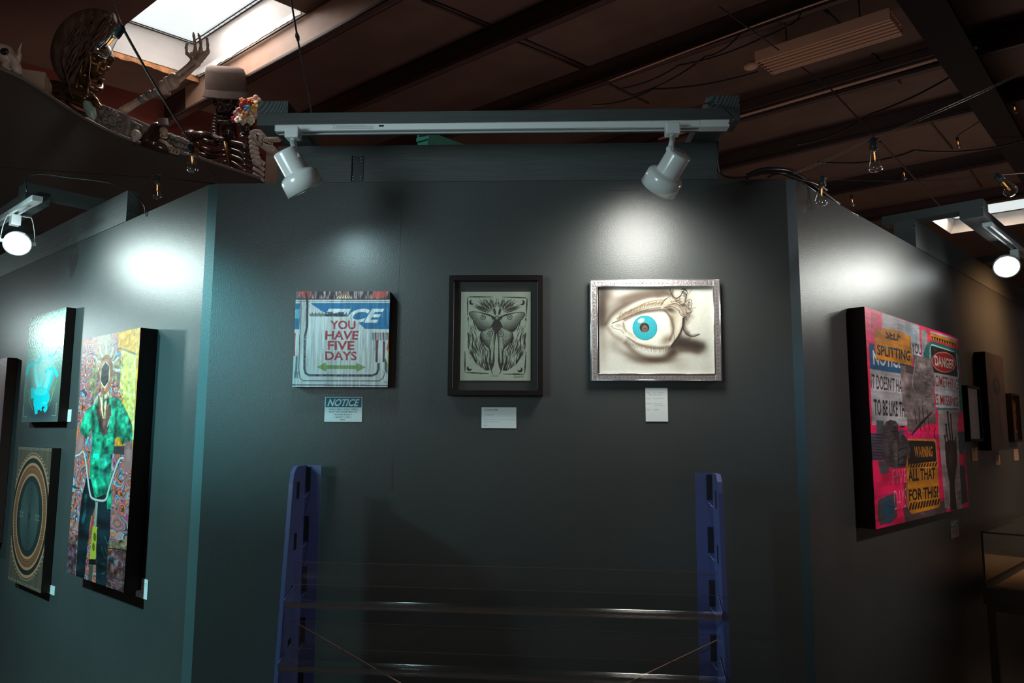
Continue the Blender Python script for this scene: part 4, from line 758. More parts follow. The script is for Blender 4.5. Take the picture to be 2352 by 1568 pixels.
# skylight: white vinyl shaft, panel on top, torn insulation along the lower edge
def skylight(n, a0, a1, c0, c1, top=.27, ins=.10):
    t = MB().use('vinyl')
    x0, x1, y0, y1 = a0, a1, -c1, -c0; X0, X1, Y0, Y1 = a0+ins*.2, a1-ins, -c1+ins, -c0-ins*.3
    vs = [(x0, y0, 0), (x1, y0, 0), (x1, y1, 0), (x0, y1, 0), (X0, Y0, top), (X1, Y0, top), (X1, Y1, top), (X0, Y1, top)]
    t.add(vs, [(0, 1, 5, 4), (1, 2, 6, 5), (2, 3, 7, 6), (3, 0, 4, 7)]).build('window_%d' % n, mw=CM, kind='structure')
    r = bpy.data.objects['window_%d' % n]
    p = MB().use('sky').box(X0, X1, Y0, Y1, top, top+.02).build('skylight_pane', r)
    g = MB().use('purlin')
    for d in (0, .035): g.tube([(X0, Y0+d, top-.01), (X1-d, Y0+d, top-.01), (X1-d, Y1, top-.01)], .006, 6)
    k = int((X1-X0)/.09)
    for i in range(k): x = X0+(i+.5)*(X1-X0)/k; g.tube([(x, Y0, top-.012), (x, Y0+.04, top-.012)], .002, 5)
    k = int((Y1-Y0)/.09)
    for i in range(k): y = Y0+(i+.5)*(Y1-Y0)/k; g.tube([(X1, y, top-.012), (X1-.04, y, top-.012)], .002, 5)
    g.build('pane_guard', r); return r
sky1 = skylight(1, s0, s1, b0, b1)
sky2 = skylight(2, h2s0, h2s1, h2b0, h2b1, .3, .12)
rr = random.Random(2)
def ragged(x0, x1, y, zt, zb, amp, m, name, par, ax=0, n=60):
    t = MB().use(m); top = []; bot = []
    w = 0
    for i in range(n+1):
        x = x0+(x1-x0)*i/n; w = w*.7+.3*rr.random(); top.append((x, zt)); bot.append((x, zb-amp*w))
    for i in range(n):
        (xa, za), (xb, zb_), (xc, zc), (xd, zd) = top[i], top[i+1], bot[i+1], bot[i]
        for s_ in (0, .012):
            q = [(xa, y+s_, za), (xb, y+s_, zb_), (xc, y+s_, zc), (xd, y+s_, zd)]
            if ax: q = [(v[1], v[0], v[2]) for v in q]
            t.add(q, [(0, 1, 2, 3)])
    return t.build(name, par)
ragged(s0-.05, s1, -b1-.02, .03, -.035, .03, 'torn', 'torn_insulation', sky1)
ragged(-b1, -b0, s1-.05, .03, .0, .05, 'vinyl', 'torn_vinyl', sky1, ax=1)
mb = MB().use('ceil')      # loose vinyl sagging from the near edge of the opening
vs = []; 
for i in range(24):
    x = s0-.1+(s1-s0+.1)*i/23; w = .16*math.sin(i*.9)+.10*math.sin(i*2.3)
    vs += [(x, -b0-.9, -.015), (x, -b0-.42-.25*rr.random()*.4+w*.2+.35*(i/23.-.5), -.02-.05*abs(w))]
mb.add(vs, [(2*i, 2*i+1, 2*i+3, 2*i+2) for i in range(23)]); 
mb.add([(v[0], v[1], v[2]+.01) for v in vs], [(2*i, 2*i+1, 2*i+3, 2*i+2) for i in range(23)])
# purlins: Z-shaped steel members running across the ceiling at their measured places
def purlin(sv, n, dep=.24, b_lo=None, m='purlin'):
    t = MB().use(m); y0, y1 = -BEND, (8 if b_lo is None else -b_lo)
    t.box(sv, sv+.012, y0, y1, -dep, 0); t.box(sv-.07, sv+.012, y0, y1, -dep, -dep+.01); t.box(sv-.07, sv-.062, y0, y1, -dep, -dep+.03)
    t.box(sv, sv+.08, y0, y1, -.012, 0); return t.build('trim_%d' % n, mw=CM, kind='structure')
DEP = .24
sl = [csb(750, 72, DEP)[0], csb(1250, 69, DEP)[0], csb(1405, 189, DEP)[0], csb(2000, 200, DEP)[0], csb(2068, 298, DEP)[0], csb(2150, 405, DEP)[0], csb(2200, 477, DEP)[0]]
sl[0] = s1+.03
for i, x in enumerate(sl): purlin(x, 10+i, dep=DEP if i else .30)
purlin(csb(500, 0, DEP)[0]-3.0, 18)
MB().use('purlin_skylit').box(s1+.018, s1+.022, -b1-.05, -b0+1.2, -.0, -.005).build('trim_19', mw=CM, kind='structure')
MB().use('purlin_skylit').box(s1+.02-.012, s1+.028, -b1-.3, -b0+1.6, -.30, -.005).build('trim_20', mw=CM, kind='structure')
# main rafter at the right
rb = csb(2235, 112)[1]
MB().use('rafter').box(-6, 33, -rb, -rb+.03, -.7, -.02).box(-6, 33, -rb, -rb+.25, -.72, -.70).build('trim_21', mw=CM, kind='structure')
# seams of the ceiling sheet, running up the slope
def seam(segs, n, r=.012, down=.012):
    t = MB().use('purlin')
    for a, b in segs:
        A_ = csb(*a, down); B_ = csb(*b, down); t.tube([(A_[0], -A_[1], -down), (B_[0], -B_[1], -down)], r, 6)
    return t.build('trim_%d' % n, mw=CM, kind='structure')
seam([((969, 0), (1135, 70)), ((1188, 97), (1349, 163)), ((1400, 194), (1490, 238))], 22)
seam([((985, 0), (1145, 66)), ((1201, 90), (1360, 160))], 23)
seam([((1883, 12), (1936, 64)), ((2005, 125), (2068, 191)), ((2127, 269), (2187, 341))], 24, .014)
seam([((2230, 393), (2255, 430))], 25, .014)
seam([((2080, 0), (2130, 60))], 26); seam([((2290, 260), (2352, 312))], 27, .02)

# ================================================================== BOARDS, TRACKS AND LIGHTS
def board(name, x0, x1, y0, y1, z0, z1, mw=None, par=None, axis='x', **tg):
    g = .001; t = MB().use('board')
    t.box(x0, x1, y0, y1, z0, z1); t.use('grain')
    if axis == 'x': t.box(x0-g*.5, x0, y0, y1, z0, z1) ; t.box(x1, x1+g*.5, y0, y1, z0, z1)
    else: t.box(x0, x1, y0-g*.5, y0, z0, z1)
    return t.build(name, par, mw, **tg)
OUT = .27; L0 = WTOP; L1 = WTOP+.0381; L2 = L1+.089; A1 = L2+.0381
def rig(fr, where, u0, u1, arms, side_text, fu0, fu1, deep=0.0381):
    """ledger boards on the wall top, two arms, outer board"""
    r = empty('wall_plate_board', fr.mat(u0, L0, 0), label=f'dark grey lower plate board capping the {where}', cat='board', group='grey boards capping the walls')
    board('board_face', 0, u1-u0, -.004, deep+.05, 0, L1-L0, T3(), r)
    g = empty('ledger_board', fr.mat(u0, L1, 0), label=f'dark grey ledger board standing on edge on top of the {where}', cat='board', group='grey ledger boards')
    board('board_face', 0, u1-u0, -.004, deep, 0, L2-L1, T3(), g)
    for (a0, a1), lb in zip(arms, side_text):
        e = empty('support_arm', fr.mat(a0, L2, 0), label=lb, cat='beam', group='grey arms carrying the light tracks')
        board('beam', 0, a1-a0, -OUT-.001, deep+.05, 0, A1-L2, T3(), e, axis='y')
    f = empty('track_board', fr.mat(fu0, L2-.0381, OUT), label=f'long dark grey board carrying the white light track before the {where}', cat='board', group='grey track boards')
    board('board_face', 0, fu1-fu0, 0, .089, 0, .0380, T3(), f); return f
fu = lambda x, y=290: FRONT.uv(x, y, OUT)[0]
lu = lambda x, y=360: FRONT.uv(x, y, 0)[0]
rig(FRONT, 'middle wall', lu(640), lu(1645), [(fu(590), fu(660)), (fu(1627), fu(1700))], ['grey support arm with ringed sawn end above the left white spotlight', 'grey support arm with a clipped corner at the right end of the middle track board'], fu(590), fu(1700))
TZ = L2-.0381-.020
def track(fr, u0, u1, lab, feed=True):
    t = empty('light_track', fr.mat(u0, TZ, OUT+.004), label=lab, cat='light track', group='white light tracks'); L = u1-u0; Fd = .085 if feed else 0
    b = MB().use('whitet').box(0, L-Fd-.001, 0, .002, 0, .02).box(0, L-Fd-.001, 0, .036, .018, .02).box(0, L-Fd-.001, .034, .036, 0, .02).box(0, L-Fd-.001, .002, .010, 0, .0015).box(0, L-Fd-.001, .026, .036, 0, .0015)
    b.box(0, .002, 0, .036, 0, .02); b.build('channel', t)
    if feed: MB().use('white').box(L-Fd, L, -.001, .037, -.001, .0205).build('live_end_feed', t, bevel=.001)
    return t
M['ptxt'] = mat('printed_text', (.30, .36, .38), .6)
tr = track(FRONT, fu(632), fu(1675, 285), 'white light track under the board above the middle wall')
sm = MB().use('ptxt')
x_ = fu(772)-fu(632)
for k in range(4): sm.box(x_, x_+(.115 if k < 3 else .09), -.0006, -.0001, .0045+k*.0032, .0057+k*.0032)
for z_ in (.0055, .0125): sm.tube([(x_-.009, -.0003, z_), (x_-.005, -.0003, z_+.003), (x_-.001, -.0003, z_)], .0006, 5)
sm.use('blackp').box(fu(871)-fu(632), fu(882)-fu(632), -.0006, -.0001, .010, .0155); sm.build('approval_print', tr, label='small grey printed rating text on the track')

def can_light(px, lab, stem_px, back, mouth, rmax, turn, depth=None):
    """track spotlight: adapter box, stem, swivel, cylinder back and flared front"""
    a = FRONT.pt(fu(px), TZ, OUT+.022)
    t = empty('track_spotlight', Matrix.Translation(a), label=lab, cat='spotlight', group='white spotlights over the middle wall')
    Rm = FRONT.mat(0, 0, 0).to_3x3().to_4x4()
    MB().use('white').box(-.021, .021, -.019, .019, -.034, 0).build('track_adapter', t, Rm, bevel=.004)
    st = P(*stem_px, 2.17)-a
    MB().use('white').tube([(0, 0, -.034), (0, 0, -.05)], .008, 12).build('stem_collar', t, Rm)
    s_ = MB().use('white'); s_.tube([(0, 0, -.04), (st.x, st.y, st.z)], .0085 if turn else .011, 12, flat=1 if turn else .6); s_.build('stem', t)
    B_ = P(*back, 2.17)-a; M_ = P(*mouth, 2.20 if not turn else 2.24)-a; d = (M_-B_); L = d.length; d.normalize()
    Q = d.to_track_quat('Z', 'Y').to_matrix().to_4x4(); Q.translation = B_
    k = MB().use('white'); k.lathe([(0, 0), (.031, 0), (.0345, .002), (.036, .006)], 40, Q); k.lathe([(.036, .006), (.036, L*.53), (.0365, L*.55)], 40, Q)
    k.lathe([(.0365, L*.55), (.044, L*.575), (.052, L*.62), (.0555, L*.67)], 40, Q); k.lathe([(.0555, L*.67), (.0565, L), (.0545, L), (.053, L*.75), (.02, L*.58), (0, L*.58)], 40, Q)
    k.build('lamp_shade', t)
    lm = MB().use('white').lathe([(.018, L*.56), (.036, L*.72), (.040, L*.78), (.030, L*.82), (0, L*.835)], 28, Q).build('reflector_bulb', t)
    sw = MB().use('white'); sw.tube([Vector((st.x, st.y, st.z))-Vector((.004, .01, 0)), Vector((st.x, st.y, st.z))+Vector((.004, .01, 0))], .011, 18); sw.use('steel').tube([Vector((st.x, st.y, st.z))+Vector((-.0, -.012, 0)), Vector((st.x, st.y, st.z))+Vector((0, -.0085, 0))], .003, 8)
    sw.build('swivel', t)
    vt = MB().use('blackp')
    if turn:
        for dx in (-.009, .009): vt.lathe([(0, -.0006), (.0022, -.0005), (.0022, .0005)], 10, Q@T3(dx, 0, 0))
        vt.build('vent_hole', t)
    return t
can_light(680, 'white cone spotlight at left end of the track, tilted right above the sign collage', (683, 360), (653, 345), (703, 437), 0, 0)
can_light(1541, 'white cone spotlight at right end of the track, tilted left above the eye drawing', (1540, 345), (1562, 350), (1512, 432), 0, 1)
# hanger cable at the right arm, bracket plate, teal beam
def cable(name, pts, r, m, **tg): return MB().use(m, True).tube(spline(pts, 8) if len(pts) > 2 else pts, r, 7).build(name, **tg)
c_ = [P(1616, 238, 2.23), P(1640, 236, 2.2), P(1662, 248, 2.19), P(1680, 266, 2.19), P(1681, 277, 2.2), P(1674, 283, 2.215)]
cable('feed_cable', c_, .0022, 'cable', label='thin grey cable curling from the right arm into the track feed', cat='cable')
bk = empty('joining_plate', FRONT.mat(lu(808, 390), L0+.002, .0045), label='dark steel joining plate with screws on the ledger above the sign collage', cat='plate')
bw = lu(835, 390)-lu(808, 390)
MB().use('brkt').box(0, bw, -.0015, 0, 0, .088).box(0, .002, -.006, 0, 0, .088).build('plate', bk)
for zz in (.008, .018, .07, .08):
    for xx in (.006, bw-.008): MB().use('steel').lathe([(0, .0012), (.0022, .0008), (.0026, 0)], 10, Matrix.Translation((xx, -.0015, zz))@Matrix.Rotation(math.pi/2, 4, 'X')).build('screw', bk)
tb = empty('teal_beam', P(965, 318, 3.0), label='bright teal steel beam end showing behind the middle ledger board', cat='beam')
def locP(px, py, d, o): return P(px, py, d)-o.matrix_world.translation
a = [locP(958, 306, 3.0, tb), locP(983, 301, 3.0, tb), locP(983, 345, 3.0, tb), locP(960, 345, 3.0, tb)]; dv = P(1110, 348, 3.9)-P(983, 302, 3.0)
t = MB().use('teal'); t.add(a+[v+dv for v in a], [(0, 1, 2, 3), (1, 5, 6, 2), (0, 4, 5, 1), (3, 2, 6, 7), (0, 3, 7, 4)]); t.build('beam_box', tb)
t = MB().use('rust'); q = [locP(962, 312, 2.995, tb), locP(980, 304, 2.995, tb), locP(981, 311, 2.995, tb), locP(964, 316, 2.995, tb)]; t.add(q+[v+Vector((0, .004, 0)) for v in q], [(0, 1, 2, 3), (0, 4, 5, 1), (1, 5, 6, 2), (2, 6, 7, 3)]); t.build('rust_patch', tb)
t = MB().use('teal').add([locP(956, 317, 2.985, tb), locP(985, 311, 2.985, tb), locP(985, 318, 2.985, tb), locP(956, 326, 2.985, tb)]+[locP(956, 317, 3.0, tb), locP(985, 311, 3.0, tb), locP(985, 318, 3.0, tb), locP(956, 326, 3.0, tb)], [(0, 1, 2, 3), (4, 5, 1, 0), (3, 2, 6, 7), (0, 3, 7, 4), (1, 5, 6, 2)]); t.build('flange_lip', tb)

# ---- left rig
lf = lambda x, y: LEFT.uv(x, y, OUT)[0]
la0, la1 = lf(47, 405), lf(82, 408)
la1 = la0+.089
rig(LEFT, 'left wall', -2.9, LEFT.uv(292, 500)[0], [(la0, la1), (la0-.75, la0-.66)], ['grey support arm reaching out over the two left canvases', 'grey support arm further along the left track board'], -2.9, la1)
track(LEFT, -2.85, lf(78, 445), 'white light track along the left wall board')
# ---- right rig
rf = lambda x, y: RIGHT.uv(x, y, OUT)[0]
ra0 = RIGHT.uv(2100, 530)[0]
rig(RIGHT, 'right wall', ra0, 5.6, [(ra0, ra0+.089), (ra0+1.2, ra0+1.289)], ['grey support arm with sawn end block at the right wall corner', 'grey support arm further along the right wall'], ra0-.0, 5.4, deep=.085)
track(RIGHT, ra0+.12, 4.6, 'white light track along the right wall board', feed=False)

def gimbal(anchor, disc, dirv, lab, yoke=True, rad=.048, m3=None):
    t = empty('gimbal_spotlight', Matrix.Translation(anchor), label=lab, cat='spotlight'); d = Vector(dirv).normalized()
    c = disc-anchor; Q = d.to_track_quat('Z', 'Y').to_matrix().to_4x4(); Q.translation = c
    MB().use('white').box(-.02, .02, -.018, .018, -.045, 0).build('track_adapter', t, m3, bevel=.003)
    k = MB().use('white'); k.lathe([(0, -.085), (.018, -.084), (.024, -.076), (.026, -.05), (rad*.9, -.03), (rad*1.08, -.018), (rad*1.12, .004), (rad*1.02, .006), (rad, -.002)], 40, Q).build('lamp_head', t)
    MB().use('lens').lathe([(rad*1.0, -.002), (rad*.8, .003), (0, .005)], 40, Q, smooth=True).build('lit_lens', t, label='glowing white lens')
    if yoke:
        side = d.cross(Z).normalized(); up = Z
        top = c+up*.115; y = MB().use('white'); pts = []
        for i in range(17):
            a = math.pi*i/16; pts.append(c-d*.02+side*(rad*1.28*math.cos(a))*(1 if abs(math.cos(a)) > .0 else 1)+up*(min(.115, .16*math.sin(a))))
        for i in range(16):
            p, q = pts[i], pts[i+1]; w = d*.009; n = (q-p).cross(w).normalized()*.0012
            y.add([p-w-n, p+w-n, q+w-n, q-w-n, p-w+n, p+w+n, q+w+n, q-w+n], [(0, 1, 2, 3), (7, 6, 5, 4), (0, 4, 5, 1), (1, 5, 6, 2), (2, 6, 7, 3), (3, 7, 4, 0)])
        y.build('yoke', t)
        for s_ in (-1, 1): MB().use('white').tube([c-d*.02+side*s_*rad*1.05, c-d*.02+side*s_*rad*1.42], .008, 12).build('pivot_knob', t)
        MB().use('white').tube([Vector((0, 0, -.04)), c-d*.02+up*.113], .009, 10).build('stem', t)
    else: MB().use('white').tube([Vector((0, 0, -.04)), Vector((0, 0, -.075)), c-d*.05], .0085, 10).build('stem', t)
    return t
pa_ = LEFT.pt(LEFT.uv(38, 470, OUT-.02)[0], TZ, OUT-.02)
dl = (pa_-CAM).dot(_F)
gimbal(pa_, P(40, 560, dl-.02), (.42, -.60, -.50), 'lit gimbal spotlight hanging in a white yoke from the left wall track', True, .047, LEFT.mat(0, 0, 0).to_3x3().to_4x4())
pa_ = RIGHT.pt(RIGHT.uv(2327, 525, OUT-.02)[0], TZ, OUT-.02); dr_ = (pa_-CAM).dot(_F)
gimbal(pa_, P(2312, 612, dr_-.05), (-.45, -.72, -.52), 'lit round spotlight hanging from the right wall track', False, .052, RIGHT.mat(0, 0, 0).to_3x3().to_4x4())
# cables draped over the wall tops
cs = lambda L: [P(*q) for q in L]
cable('power_cable', cs([(62, 440, 2.72), (60, 412, 2.74), (90, 400, 2.76), (160, 408, 2.8), (250, 420, 2.85), (300, 440, 2.87), (330, 470, 2.9), (335, 497, 2.9)]), .0028, 'cable', label='dark cable draped along the left support arm and down to the wall', cat='cable')
cable('power_cable', cs([(1648, 325, 2.42), (1650, 380, 2.42), (1662, 403, 2.42), (1700, 408, 2.44), (1760, 398, 2.46), (1800, 400, 2.48), (1850, 425, 2.55), (1905, 460, 2.72), (1975, 497, 2.9)]), .0035, 'cable', label='thin black cable running down the board end and along the right wall top', cat='cable')
cable('coiled_cable', cs([(1712, 406, 2.5), (1745, 392, 2.5), (1785, 390, 2.52), (1825, 398, 2.56), (1870, 428, 2.66), (1925, 468, 2.8)]), .009, 'cable', label='thick glossy black cable bundle lying over the right corner of the walls', cat='cable')
cable('cable_loop', cs([(1762, 408, 2.47), (1778, 400, 2.47), (1797, 398, 2.48), (1815, 403, 2.5), (1838, 412, 2.54), (1868, 420, 2.6), (1900, 436, 2.7)]), .004, 'cable', label='small loop of black cable at the right corner', cat='cable')

# ================================================================== ARTWORKS
def canvas(name, fr, q, depth, art, lab, cat='painting', edge='edge', m=None, kids='painted_face', wallgap=.001):
    u0, u1, v0, v1 = fr.rect(q, depth); w, h = u1-u0, v1-v0
    r = empty(name, fr.mat(u0, v0, wallgap), label=lab, cat=cat)
    MB().use(edge).box(0, w, -depth+.0006, 0, 0, h).build('canvas_body', r, bevel=.0015)
    art.mesh(kids, w, h, m or PM, r, T3(0, -depth, 0)); return r, w, h
canvas('sign_collage', FRONT, [(680.5, 669.4), (896, 668.7), (890.5, 888), (671, 889)], .038, art_fivedays(), 'square pale blue board reading YOU HAVE FIVE DAYS with a green arrow', m=PM)
canvas('pink_collage', RIGHT, [(1984, 706), (2203, 775), (2223, 1163), (2012, 1216)], .060, art_pink(), 'large pink collage canvas of warning signs and hands on the right wall')
canvas('figure_canvas', LEFT, [(70.8, 729.4), (158.8, 703.5), (127.5, 967.8), (48.4, 970.2)], .038, art_falling(), 'canvas of a glowing cyan falling figure on the left wall', m=PMS)
canvas('ring_canvas', LEFT, [(43.9, 1027), (119.4, 1027), (95, 1360), (17.8, 1332)], .036, art_rings(), 'dark canvas with copper rings below the glowing cyan figure')
canvas('rider_canvas', LEFT, [(196.3, 781), (328, 748.5), (280.4, 1360.3), (149.5, 1312)], .060, art_rider(), 'tall canvas of a flower-headed cyclist in a green shirt')
Ae = Art(40, 160, (.55, .40, .42)); Ae.streak(.3)
canvas('edge_canvas', LEFT, [(-60, 835), (10, 824), (-12, 1250), (-90, 1225)], .045, Ae, 'pinkish canvas cut off by the left edge of the photo', edge='edge2')
canvas('dim_canvas', RIGHT, [(2262, 806), (2304, 821), (2316, 1034), (2277, 1033)], .05, art_dim(0), 'tall dim brown canvas with a dark blossom between two small frames')

def frame_piece(name, fr, q, depth, fw, m, lab, mouldf=None):
    u0, u1, v0, v1 = fr.rect(q, depth); w, h = u1-u0, v1-v0
    r = empty(name, fr.mat(u0, v0, .001), label=lab, cat='framed picture'); f = MB().use(m)
    for a in ((0, fw, 0, h), (w-fw, w, 0, h), (fw, w-fw, 0, fw), (fw, w-fw, h-fw, h)): f.box(a[0], a[1], -depth, 0, a[2], a[3])
    f.build('frame', r, bevel=.001); return r, w, h
# black shadow-box frame with moth print
r, w, h = frame_piece('moth_print', FRONT, [(1028, 635), (1245, 629.5), (1249, 908), (1031, 908)], .032, .0165, 'black', 'black deep frame holding a black and white moth linocut')
MB().use('matb').box(.0165, w-.0165, -.008, 0, .0165, h-.0165).build('backing_mat', r)
u0, u1, v0, v1 = FRONT.rect([(1057.7, 671), (1217.9, 669), (1219.9, 872.4), (1058.7, 875.4)], .012); lo = FRONT.rect([(1028, 635), (1245, 629.5), (1249, 908), (1031, 908)], .032)
A = art_moth()
A.mesh('linocut_paper', u1-u0, v1-v0, PMP, r, T3(u0-lo[0], -.011, v0-lo[2]))
MB().use('pane').box(.014, w-.014, -.028, -.0275, .014, h-.014).build('glass_pane', r)
for x in (.0168, w-.0168): MB().use('steel').box(x-.0004, x+.0004, -.0325, -.026, .022, h-.022).build('bright_edge', r)
# silver frame with eye drawing
q = [(1360, 645), (1651, 643), (1656, 873), (1357.5, 871)]
r, w, h = frame_piece('eye_drawing', FRONT, q, .016, .018, 'silver', 'silver beaded frame holding a drawing of an eye with a turquoise iris')
lo = FRONT.rect(q, .016); u0, u1, v0, v1 = FRONT.rect([(1376.2, 657), (1637.8, 656), (1641.5, 859.3), (1375.8, 859.6)], .006)
art_eye().mesh('drawing', u1-u0, v1-v0, PMP, r, T3(u0-lo[0], -.006, v0-lo[2]))
f = MB().use('silver2')
for (a, b) in (((-.002, -.002), (w+.002, -.002)), ((w+.002, -.002), (w+.002, h+.002)), ((w+.002, h+.002), (-.002, h+.002)), ((-.002, h+.002), (-.002, -.002))): f.tube([(a[0], -.014, a[1]), (b[0], -.014, b[1])], .0028, 8)
for (a, b) in (((.0185, .0185), (w-.0185, .0185)), ((w-.0185, .0185), (w-.0185, h-.0185)), ((w-.0185, h-.0185), (.0185, h-.0185)), ((.0185, h-.0185), (.0185, .0185))): f.tube([(a[0], -.0165, a[1]), (b[0], -.0165, b[1])], .0018, 8)
f.build('frame_lip', r)
f = MB().use('bead'); nx = 31; ny = 25
def bd(x, z): f.lathe([(0, .0012), (.0012, .0008), (.0015, 0)], 8, Matrix.Translation((x, -.016, z))@Matrix.Rotation(math.pi/2, 4, 'X'))
for i in range(nx): x = .010+(w-.02)*i/(nx-1); bd(x, .0085); bd(x, h-.0085)
for i in range(1, ny): z = .0085+(h-.017)*i/ny; bd(.0085, z); bd(w-.0085, z)
f.build('bead_row', r)
# far frames on the right wall
for q, q2, k, lb in (([(2222, 884), (2252, 890), (2257, 1014), (2228, 1012)], [(2231, 912), (2243, 913.5), (2247, 991), (2233, 991)], 0, 'small black frame with a narrow pale-edged print beside the pink collage'), ([(2324, 903), (2344, 907), (2346, 1015), (2328, 1013)], [(2327, 927), (2338, 928), (2340, 994), (2330, 993)], 1, 'small black frame with a tan print nearest the right edge')):
    r, w, h = frame_piece('framed_print', RIGHT, q, .03, .012, 'black', lb); r['group'] = 'small black frames on the right wall'
    MB().use('matb').box(.012, w-.012, -.008, 0, .012, h-.012).build('backing_mat', r)
    lo = RIGHT.rect(q, .03); u0, u1, v0, v1 = RIGHT.rect(q2, .01); art_print(k).mesh('print', u1-u0, v1-v0, PMP, r, T3(u0-lo[0], -.0095, v0-lo[2]))
    MB().use('pane').box(.011, w-.011, -.026, -.0255, .011, h-.011).build('glass_pane', r)
# labels
def label(fr, q, lines, lab, px=110, base=(.86, .88, .88), name='art_label', **k):
    u0, u1, v0, v1 = fr.rect(q, .002); w, h = u1-u0, v1-v0
    r = empty(name, fr.mat(u0, v0, .0006), label=lab, cat='label', group='paper labels beside the artworks')
    MB().use('white').box(0, w, -.0014, 0, 0, h).build('card', r)
    label_art(px, int(px*h/w), lines, base=base, **k).mesh('printed_face', w, h, PMP, r, T3(0, -.0018, 0)); return r
label(FRONT, [(748, 911.5), (832.5, 911.5), (831, 969.5), (743.5, 967.5)], [('YHGD // 2025 // 12"X12" // SPRAY', .11, .89, .465, .525, .0), ('PAINT AND GICLEE PRINT ON', .13, .86, .57, .63, .0), ('WOODEN BOARD //', .26, .73, .675, .735, .0), ('// ANXIETY LORD //', .26, .72, .78, .84, .0), ('$400', .43, .55, .88, .94, .0)], 'white card headed NOTICE in blue below the sign collage', 150, base=(.86, .88, .88), head='NOTICE', name='notice_label')
label(FRONT, [(1106, 935), (1186, 935.5), (1186, 983), (1106, 983)], [('Suzzette Bell', .08, .46, .085, .155, .01), ('"La Noche"', .09, .35, .33, .39, -.01), ('Hand carved lino block print, water-based', .07, .95, .565, .61, -.015), ('ink on mulberry paper', .07, .52, .66, .71, -.015), ('$90', .08, .16, .85, .91, -.01)], 'white typed card below the black moth frame', 130, ink=(.3, .34, .36))
label(FRONT, [(1481.5, 891), (1532.5, 890.5), (1535, 967), (1484, 968.5)], [('Title:', .05, .24, .125, .165, -.02), ('The Temptation', .34, .86, .12, .16, -.02), ('of the Beautiful', .14, .76, .18, .22, -.02), ('Artist:', .04, .25, .295, .34, -.02), ('Riley Brown', .36, .80, .295, .34, -.02), ('Medium:', .05, .28, .445, .485, -.02), ('Charcoal &', .36, .74, .445, .485, -.02), ('colored pencil', .38, .86, .505, .545, -.02), ('Price:', .06, .26, .625, .67, -.02), ('$200', .38, .58, .625, .67, -.02)], 'tall handwritten card below the silver framed eye drawing', 90, ink=(.35, .42, .42), shear=.2)
label(LEFT, [(146, 941), (164.5, 940), (163, 968), (144.5, 969)], [('x'*28, .1, .85, .12+.14*i, .19+.14*i, -.02) for i in range(6)], 'small white card at the lower right of the cyan figure canvas', 60, ink=(.5, .62, .66))
label(LEFT, [(110, 1342), (126, 1346), (125, 1366), (107, 1362)], [('x'*22, .1, .85, .14+.17*i, .23+.17*i, -.02) for i in range(5)], 'small white card beside the copper ring canvas', 60, ink=(.45, .58, .62))
label(LEFT, [(315, 1325), (340.5, 1331), (337.5, 1377), (311, 1369)], [('Ride Like the Flowers (Ed)', .06, .92, .20, .26, 0), ('Acrylic on deep canvas', .12, .88, .30, .36, 0), ('18 x 38', .4, .66, .42, .48, 0), ('$650', .42, .62, .54, .60, 0), ('2025', .36, .68, .67, .73, 0)], 'white card at the lower right of the cyclist canvas', 80, ink=(.16, .3, .36))
label(RIGHT, [(2183, 1193), (2202, 1192), (2201, 1231), (2185.5, 1237)], [('x'*16, .12, .88, .50+.1*i, .56+.1*i, .0) for i in range(3)]+[('YHGD', .3, .7, .82, .87, .0)], 'card headed NOTICE below the pink collage', 60, base=(.70, .62, .62), head='NOTICE', name='notice_label')
for q, lb in (([(2231, 1028), (2244.5, 1027), (2246, 1058), (2232.5, 1059)], 'small card below the small frame beside the pink collage'), ([(2286, 1045.5), (2296, 1045), (2297.5, 1068), (2287, 1067)], 'tiny card below the tall dim canvas'), ([(2329, 1030.5), (2339, 1031), (2339.5, 1057.5), (2329.5, 1057)], 'small card below the tan print near the right edge')):
    label(RIGHT, q, [('x'*16, .12, .88, .12+.17*i, .18+.17*i, -.02) for i in range(4)], lb, 40, base=(.66, .58, .52), ink=(.4, .34, .3))

